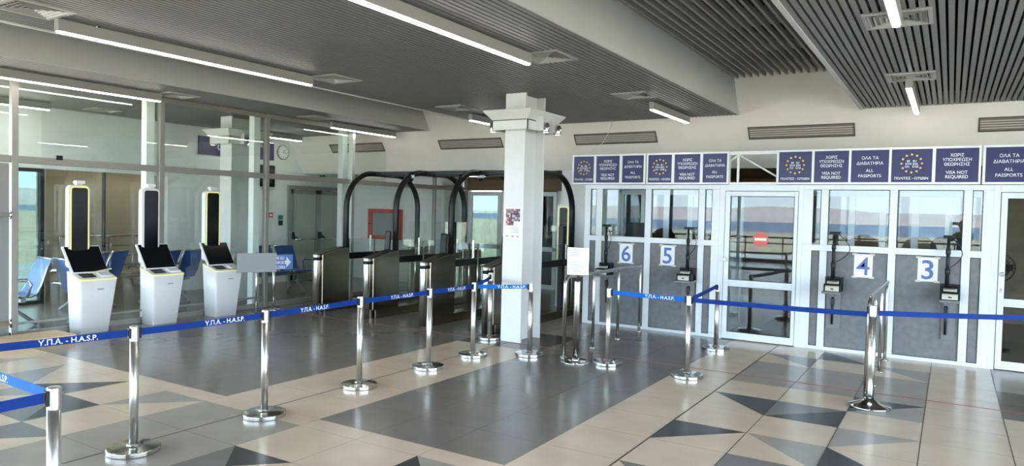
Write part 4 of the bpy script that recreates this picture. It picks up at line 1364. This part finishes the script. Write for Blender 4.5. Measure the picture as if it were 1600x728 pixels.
for x, y, lab in ((-6.43, 2.87, 'square ceiling vent at the top left corner'), (-6.43, 6.2, 'square ceiling vent behind the end of the long kiosk side light'), (-6.46, 8.75, 'square ceiling vent in front of the bulkhead, left of the column'),
                  (-3.51, 6.25, 'square ceiling vent at the end of the long middle light'), (-3.58, 8.75, 'square ceiling vent before the short light above the left signs'),
                  (-0.41, 6.25, 'square ceiling vent behind the light end, upper right'), (-0.43, 8.8, 'square ceiling vent on the right between the two right lights'),
                  (-9.55, 6.15, 'square ceiling vent above the glass wall near the kiosks'), (-9.5, 8.75, 'square ceiling vent above the glass wall near the clock'), (-12.3, 6.6, 'square ceiling vent inside the hall behind the glass')):
    vent(x, y, lab)

def grille(x0, x1, label):
    zc = 3.035
    r = thing('wall_grille', label, 'air grille', ((x0 + x1) / 2, bulk_y(zc), zc), 0, 'air grilles in the sloped bulkhead')
    u = Vector((0, -0.66, 1)).normalized(); nrm = Vector((0, -1, -0.66)).normalized()
    T = Matrix((Vector((1, 0, 0)), u, nrm)).transposed().to_4x4()
    w_, h = (x1 - x0) / 2, 0.105
    p = MB()
    p.box(-w_, w_, h - 0.018, h, -0.005, 0.012, 0, T); p.box(-w_, w_, -h, -h + 0.018, -0.005, 0.012, 0, T)
    p.box(-w_, -w_ + 0.02, -h, h, -0.005, 0.012, 0, T); p.box(w_ - 0.02, w_, -h, h, -0.005, 0.012, 0, T)
    obj('frame', p, M_grille, r)
    p = MB()
    for k in range(5):
        c = -h + 0.034 + k * 0.0355
        p.raw([T @ Vector(q) for q in ((-w_ + .02, c - 0.011, 0.008), (w_ - .02, c - 0.011, 0.008), (w_ - .02, c + 0.011, -0.002), (-w_ + .02, c + 0.011, -0.002),
                                        (-w_ + .02, c - 0.011, 0.011), (w_ - .02, c - 0.011, 0.011), (w_ - .02, c + 0.011, 0.001), (-w_ + .02, c + 0.011, 0.001))],
              [(0, 1, 2, 3), (4, 7, 6, 5), (0, 4, 5, 1), (2, 6, 7, 3), (0, 3, 7, 4), (1, 5, 6, 2)])
    obj('blade', p, M_blade, r)
    p = MB(); p.box(-w_, w_, -h, h, -0.004, -0.003, 0, T); obj('backing', p, M_void, r)
grille(-11.75, -10.2, 'taupe air grille seen through the glass wall, leftmost')
grille(-8.73, -7.24, 'taupe air grille in the bulkhead left of the column')
grille(-5.715, -4.2, 'taupe air grille in the bulkhead above the left lane signs')
grille(-2.72, -1.225, 'taupe air grille in the bulkhead above the long five panel sign')
grille(0.255, 1.76, 'taupe air grille in the bulkhead cut by the right edge')

# ------------------------------------------------------------------ hall behind the glass
r = thing('gate_sign', 'dark blue hanging sign reading GATES on the wall behind the glass', 'sign', (-13.0, 9.775, 2.94))
p = MB(); p.box(0.0, 0.05, -0.93, 0.93, -0.185, 0.185); pn = obj('panel', p, M_navy, r, bevel=0.003)
p = text_mb([('GATES', 0.185, 0)], 0, face_T((0.052, -0.045, -0.075), (0, 1, 0), (0, 0, 1)), 0.015, spacing=2.1)
obj('lettering', p, M_text, pn)
r = thing('wall_clock', 'round white wall clock beside the blue sign', 'clock', (-13.0, 10.98, 2.96))
p = MB(); p.lathe([(0.165, 0.0), (0.165, 0.03), (0.15, 0.04), (0.148, 0.03)], (0, 0, 0), 40, axis='x', cap=False); obj('rim', p, M_greypl, r)
p = MB(); p.lathe([(0.15, 0.025), (0.15, 0.03)], (0, 0, 0), 40, axis='x'); fc = obj('face', p, M_paper, r)
p = MB()
for k in range(12):
    T = Matrix.Rotation(2 * PI * k / 12, 4, 'X')
    p.box(0.030, 0.032, -0.006, 0.006, 0.105, 0.13, 0, T)
obj('hour_marks', p, M_blackp, fc)
p = MB()
p.box(0.032, 0.034, -0.006, 0.006, -0.01, 0.075, 0, Matrix.Rotation(math.radians(-35), 4, 'X')); p.box(0.034, 0.036, -0.004, 0.004, -0.01, 0.11, 0, Matrix.Rotation(math.radians(-110), 4, 'X'))
obj('hand', p, M_blackp, fc)
r = thing('information_display', 'dark wall display below the blue sign behind the glass', 'display', (-13.0, 10.455, 2.40))
p = MB(); p.box(0, 0.06, -0.275, 0.275, -0.24, 0.24); q_ = obj('housing', p, M_blackp, r, bevel=0.004)
p = MB(); p.box(0.06, 0.063, -0.255, 0.255, -0.22, 0.22); obj('screen', p, M_screen, q_)
r = thing('fire_call_point', 'small red fire call point on the wall behind the glass', 'call point', (-13.0, 10.64, 1.53))
p = MB(); p.box(0, 0.05, -0.06, 0.06, -0.055, 0.055); obj('box', p, M_redbox, r, bevel=0.004)
p = MB(); p.box(0.05, 0.053, -0.03, 0.03, -0.025, 0.025); obj('plate', p, M_paper, r)
r = thing('door_release_box', 'green door release above a dark box left of the double door', 'release box', (-13.0, 10.93, 1.40))
p = MB(); p.box(0, 0.05, -0.05, 0.05, 0.03, 0.13); obj('button_box', p, M_green, r, bevel=0.003)
p = MB(); p.box(0, 0.05, -0.045, 0.045, -0.10, 0.01); obj('key_box', p, M_blackp, r, bevel=0.003)
# grey double door with panic bars
dd = sroot('door_4')
p = MB()
p.box(-12.99, -12.94, 11.12, 11.2, 0, 2.22); p.box(-12.99, -12.94, 12.86, 12.94, 0, 2.22); p.box(-12.99, -12.94, 11.2, 12.86, 2.14, 2.22)
struct('frame', p, M_greypl, dd)
for (a, b) in ((11.2, 12.03), (12.03, 12.86)):
    p = MB()
    p.box(-12.98, -12.95, a, a + 0.09, 0.02, 2.13); p.box(-12.98, -12.95, b - 0.09, b, 0.02, 2.13); p.box(-12.98, -12.95, a, b, 2.03, 2.13); p.box(-12.98, -12.95, a, b, 0.02, 0.15)
    lf = struct('leaf', p, M_greypl, dd, bevel=0.003)
    p = MB(); p.box(-12.97, -12.96, a + 0.085, b - 0.085, 0.15, 2.03); struct('pane', p, mat('frosted', (0.40, 0.42, 0.38), 0.25), lf)
    p = MB(); p.tube([(-12.88, a + 0.05, 0.97), (-12.88, b - 0.03, 0.97)], 0.014, 10); struct('panic_bar', p, M_steel, lf)
    p = MB(); p.box(-12.95, -12.90, a + 0.005, a + 0.08, 0.98, 1.14); p.prism([(a + 0.03, 1.10), (a + 0.09, 1.06), (a + 0.22, 0.97), (a + 0.20, 0.94), (a + 0.03, 1.02)], 'x', -12.92, -12.88); struct('latch_case', p, M_blackp, lf)
p = MB(); p.box(-12.95, -12.88, 12.15, 12.42, 2.09, 2.16); p.tube([(-12.89, 12.3, 2.12), (-12.80, 12.1, 2.15)], 0.01, 8); struct('door_closer', p, M_greypl, dd)
# exit sign box under the bulkhead
p = MB(); p.box(-12.50, -12.36, 11.625, 11.68, 2.43, 2.48)
tag(obj('exit_light', p, M_green, bevel=0.004), 'small green exit light under the bulkhead edge behind the glass', 'exit light')
# red hose cabinet
r = thing('fire_hose_cabinet', 'red fire hose cabinet on the end wall behind the gates', 'fire cabinet', (-11.62, 13.0, 1.36))
p = MB()
for a, b, c, d in ((-0.49, 0.49, 0.27, 0.365), (-0.49, 0.49, -0.365, -0.27), (-0.49, -0.36, -0.27, 0.27), (0.36, 0.49, -0.27, 0.27)):
    p.box(a, b, -0.15, 0, c, d)
obj('frame', p, M_redbox, r, bevel=0.004)
p = MB(); p.box(-0.36, 0.36, -0.12, -0.115, -0.27, 0.27); obj('glazing', p, mat('cab_pane', (0.32, 0.33, 0.33), 0.15), r)
p = MB(); p.lathe([(0.02, -0.17), (0.02, -0.15)], (-0.425, 0, 0), 16, axis='y'); obj('lock', p, M_blackp, r)

# seat benches
def bench(x, y, rz, n, label):
    r = thing('seat_bench', label, 'bench seat', (x, y, 0), rz, 'blue airport seats behind the glass')
    w_ = 0.56
    L = n * w_
    p = MB(); p.box(-L / 2, L / 2, -0.02, 0.04, 0.36, 0.41); obj('beam', p, M_greypl, r, bevel=0.004)
    for k in range(n):
        c = -L / 2 + w_ * (k + 0.5)
        prof = [(-0.24, 0.455), (-0.20, 0.47), (0.10, 0.435), (0.17, 0.46), (0.22, 0.56), (0.29, 0.78), (0.36, 0.92), (0.385, 0.915), (0.315, 0.77), (0.245, 0.55), (0.19, 0.435), (0.11, 0.41), (-0.20, 0.445), (-0.24, 0.435)]
        p = MB(); p.prism(prof, 'x', c - 0.23, c + 0.23); obj('seat', p, M_blueseat, r)
        p = MB()
        for s_ in (-1, 1):
            p.tube([(c + s_ * 0.235, q[0], q[1]) for q in ((-0.25, 0.45), (-0.2, 0.465), (0.1, 0.43), (0.18, 0.46), (0.235, 0.56), (0.305, 0.78), (0.375, 0.93))], 0.013, 8)
        p.tube([(c - 0.235, 0.375, 0.93), (c + 0.235, 0.375, 0.93)], 0.013, 8)
        obj('seat_frame', p, M_steel, r)
    for k in range(n + 1):
        c = -L / 2 + w_ * k
        p = MB(); p.tube([(c, 0.05, 0.42), (c, 0.10, 0.60), (c, 0.05, 0.66), (c, -0.2, 0.66), (c, -0.24, 0.63)], 0.016, 8, rw=0.022); obj('armrest', p, M_steel, r)
    for c in (-L / 2 + 0.25, L / 2 - 0.25):
        p = MB(); p.tube([(c, 0.0, 0.38), (c, 0.02, 0.22), (c, 0.26, 0.02)], 0.022, 8); p.tube([(c, 0.02, 0.24), (c, -0.26, 0.02)], 0.022, 8); obj('leg', p, M_greypl, r)
bench(-10.82, 4.62, math.radians(-4), 1, 'single blue seat left of the first kiosk, facing left behind the glass')
bench(-10.50, 5.42, math.radians(180), 1, 'single blue seat turned away, just behind the leftmost kiosk')
bench(-11.9, 6.15, math.radians(-60), 2, 'blue bench with its back to the glass between the first two kiosks')
bench(-11.7, 7.35, math.radians(-75), 2, 'blue bench seen between the second and third kiosk through the glass')
bench(-11.3, 9.35, math.radians(90), 3, 'blue bench seen behind the blue arrow sign and the first gate')

# stainless railing in the deeper hall
r = thing('stair_railing', 'stainless railing with thin bars in the hall behind the kiosks', 'railing', (-14.6, 8.3, 0), 0)
p = MB()
p.tube([(0, -1.3, 1.05), (0, 1.4, 1.05)], 0.025, 12); obj('top_rail', p, M_steel, r)
for k in range(4):
    p = MB(); p.tube([(0, -1.3, 0.25 + 0.2 * k), (0, 1.4, 0.25 + 0.2 * k)], 0.013, 8); obj('bar', p, M_steel, r)
for y in (-1.3, -0.35, 0.15, 1.0, 1.4):
    p = MB(); p.cyl(0, y, 0, 1.04, 0.02, n=14); obj('post', p, M_steel, r)
for i, (x, y0, y1) in enumerate(((-15.0, 7.0, 10.0), (-16.0, 7.9, 11.5))):
    r = thing('linear_ceiling_light', ('linear light on the low beige ceiling, nearer the kiosks', 'linear light on the low beige ceiling, deep in the hall')[i], 'ceiling light', (x, (y0 + y1) / 2, 2.5), 0, 'linear ceiling lights')
    p = MB(); p.box(-0.03, 0.03, -(y1 - y0) / 2, (y1 - y0) / 2, -0.03, 0); obj('housing', p, M_fix, r)
    p = MB(); p.box(-0.022, 0.022, -(y1 - y0) / 2 + .01, (y1 - y0) / 2 - .01, -0.036, -0.03); obj('diffuser', p, M_lampy, r)

# ------------------------------------------------------------------ the photographer, mirrored in the booth glass
def skin_mesh(name, joints, edges, material, parent, sub=2):
    names = list(joints)
    me = D.meshes.new(name)
    me.from_pydata([joints[k][0] for k in names], [(names.index(a), names.index(b)) for a, b in edges], [])
    o = D.objects.new(name, me)
    COL.objects.link(o)
    o.parent = parent
    me.materials.append(material)
    sk = o.modifiers.new('skin', 'SKIN')
    sk.use_smooth_shade = True
    if not me.skin_vertices:
        bm = bmesh.new(); bm.from_mesh(me); bm.verts.layers.skin.verify(); bm.to_mesh(me); bm.free()
    for i, k in enumerate(names):
        r_ = joints[k][1]
        me.skin_vertices[0].data[i].radius = r_ if isinstance(r_, tuple) else (r_, r_)
        me.skin_vertices[0].data[i].use_root = (i == 0)
    ss = o.modifiers.new('sub', 'SUBSURF'); ss.levels = sub; ss.render_levels = sub
    return o
ph = thing('person', 'person in dark jacket raising a phone, mirrored in the glass of window 3', 'person', (-fw.x * 0.50, -fw.y * 0.50, 0), yaw)
# local: facing +y, phone at y = 0.40
J = {'pelvis': ((0, 0, 0.96), (0.155, 0.11)), 'waist': ((0, 0.0, 1.10), (0.14, 0.10)), 'chest': ((0, -0.01, 1.30), (0.165, 0.115)), 'collar': ((0, -0.02, 1.43), (0.10, 0.085)), 'neck': ((0, 0.0, 1.52), 0.055), 'jaw': ((0, 0.035, 1.60), (0.062, 0.07)), 'skull': ((0, 0.02, 1.69), (0.078, 0.095)), 'crown': ((0, 0.01, 1.755), (0.06, 0.075)),
     'nose': ((0, 0.125, 1.645), 0.014)}
Ed = [('pelvis', 'waist'), ('waist', 'chest'), ('chest', 'collar'), ('collar', 'neck'), ('neck', 'jaw'), ('jaw', 'skull'), ('skull', 'crown'), ('jaw', 'nose')]
for s_, n_ in ((-1, 'l'), (1, 'r')):
    J.update({n_ + 'sh': ((s_ * 0.185, -0.01, 1.41), 0.062), n_ + 'el': ((s_ * 0.25, 0.13, 1.27), 0.044), n_ + 'fa': ((s_ * 0.18, 0.25, 1.46), 0.038), n_ + 'wr': ((s_ * 0.125, 0.33, 1.60), 0.028), n_ + 'pa': ((s_ * 0.105, 0.36, 1.66), (0.032, 0.018)),
              n_ + 'hip': ((s_ * 0.09, 0, 0.90), 0.095), n_ + 'kn': ((s_ * 0.105, 0.01, 0.50), 0.062), n_ + 'ca': ((s_ * 0.108, -0.01, 0.32), 0.058), n_ + 'an': ((s_ * 0.11, -0.02, 0.09), 0.040), n_ + 'to': ((s_ * 0.125, 0.15, 0.035), (0.042, 0.028)), n_ + 'ear': ((s_ * 0.088, 0.005, 1.65), 0.016)})
    Ed += [('collar', n_ + 'sh'), (n_ + 'sh', n_ + 'el'), (n_ + 'el', n_ + 'fa'), (n_ + 'fa', n_ + 'wr'), (n_ + 'wr', n_ + 'pa'), ('pelvis', n_ + 'hip'), (n_ + 'hip', n_ + 'kn'), (n_ + 'kn', n_ + 'ca'), (n_ + 'ca', n_ + 'an'), (n_ + 'an', n_ + 'to'), ('skull', n_ + 'ear')]
    for k in range(4):      # fingers curled behind the phone edge
        z = 1.735 - 0.022 * k
        L_ = (0.9, 1.0, 0.95, 0.78)[k]
        J[n_ + 'f%da' % k] = ((s_ * 0.098, 0.385, z), 0.0095)
        J[n_ + 'f%db' % k] = ((s_ * (0.098 - 0.022 * L_), 0.422, z + 0.002), 0.0085)
        J[n_ + 'f%dc' % k] = ((s_ * (0.098 - 0.050 * L_), 0.424, z + 0.004), 0.0075)
        Ed += [(n_ + 'pa', n_ + 'f%da' % k), (n_ + 'f%da' % k, n_ + 'f%db' % k), (n_ + 'f%db' % k, n_ + 'f%dc' % k)]
    J[n_ + 'ta'] = ((s_ * 0.09, 0.36, 1.672), 0.011); J[n_ + 'tb'] = ((s_ * 0.07, 0.385, 1.69), 0.0095); J[n_ + 'tc'] = ((s_ * 0.045, 0.392, 1.705), 0.0085)
    Ed += [(n_ + 'wr', n_ + 'ta'), (n_ + 'ta', n_ + 'tb'), (n_ + 'tb', n_ + 'tc')]
skin_mesh('body', J, Ed, mat('skin', (0.42, 0.26, 0.18), 0.5), ph)
def grow(keys, d): return {k: (J[k][0], (J[k][1] + d if not isinstance(J[k][1], tuple) else (J[k][1][0] + d, J[k][1][1] + d))) for k in keys}
kj = ['pelvis', 'waist', 'chest', 'collar'] + [a + b for a in 'lr' for b in ('sh', 'el', 'fa')]
skin_mesh('jacket', grow(kj, 0.014), [e for e in Ed if e[0] in kj and e[1] in kj], mat('jacket_dark', (0.03, 0.035, 0.05), 0.8), ph)
kt = ['pelvis'] + [a + b for a in 'lr' for b in ('hip', 'kn', 'ca', 'an')]
skin_mesh('trousers', grow(kt, 0.012), [e for e in Ed if e[0] in kt and e[1] in kt], mat('trousers_dark', (0.04, 0.045, 0.06), 0.8), ph)
ks = [a + b for a in 'lr' for b in ('an', 'to')]
for a in 'lr':
    g_ = grow([a + 'an', a + 'to'], 0.012)
    skin_mesh('shoe', g_, [(a + 'an', a + 'to')], M_blackp, ph)
p = MB()
p.lathe([(0.0, 0.105), (0.05, 0.098), (0.085, 0.065), (0.098, 0.02), (0.097, -0.03), (0.085, -0.07)], (0, -0.002, 1.695), 24, cap=False)
obj('hair', p, mat('hair_dark', (0.02, 0.015, 0.012), 0.6), ph)
for s_ in (-1, 1):
    p = MB(); p.lathe([(0.0, -0.012), (0.009, -0.008), (0.012, 0.0), (0.009, 0.008), (0.0, 0.012)], (s_ * 0.032, 0.108, 1.672), 12); obj('eye', p, M_paper, ph)
p = MB(); p.tube([(-0.022, 0.112, 1.607), (0, 0.118, 1.604), (0.022, 0.112, 1.607)], 0.006, 8); obj('mouth', p, mat('lips', (0.35, 0.14, 0.12), 0.5), ph)
r = thing('smartphone', 'dark phone held sideways in both hands of the mirrored person', 'phone', (-fw.x * 0.50, -fw.y * 0.50, 0), yaw)
p = MB(); p.prism(rrect(0.158, 0.075, 0.010, 5, 0, 1.70), 'y', 0.398, 0.407); obj('case', p, M_blackp, r, bevel=0.002)
p = MB(); p.prism(rrect(0.15, 0.068, 0.008, 5, 0, 1.70), 'y', 0.3965, 0.398); obj('display', p, M_screen, r)
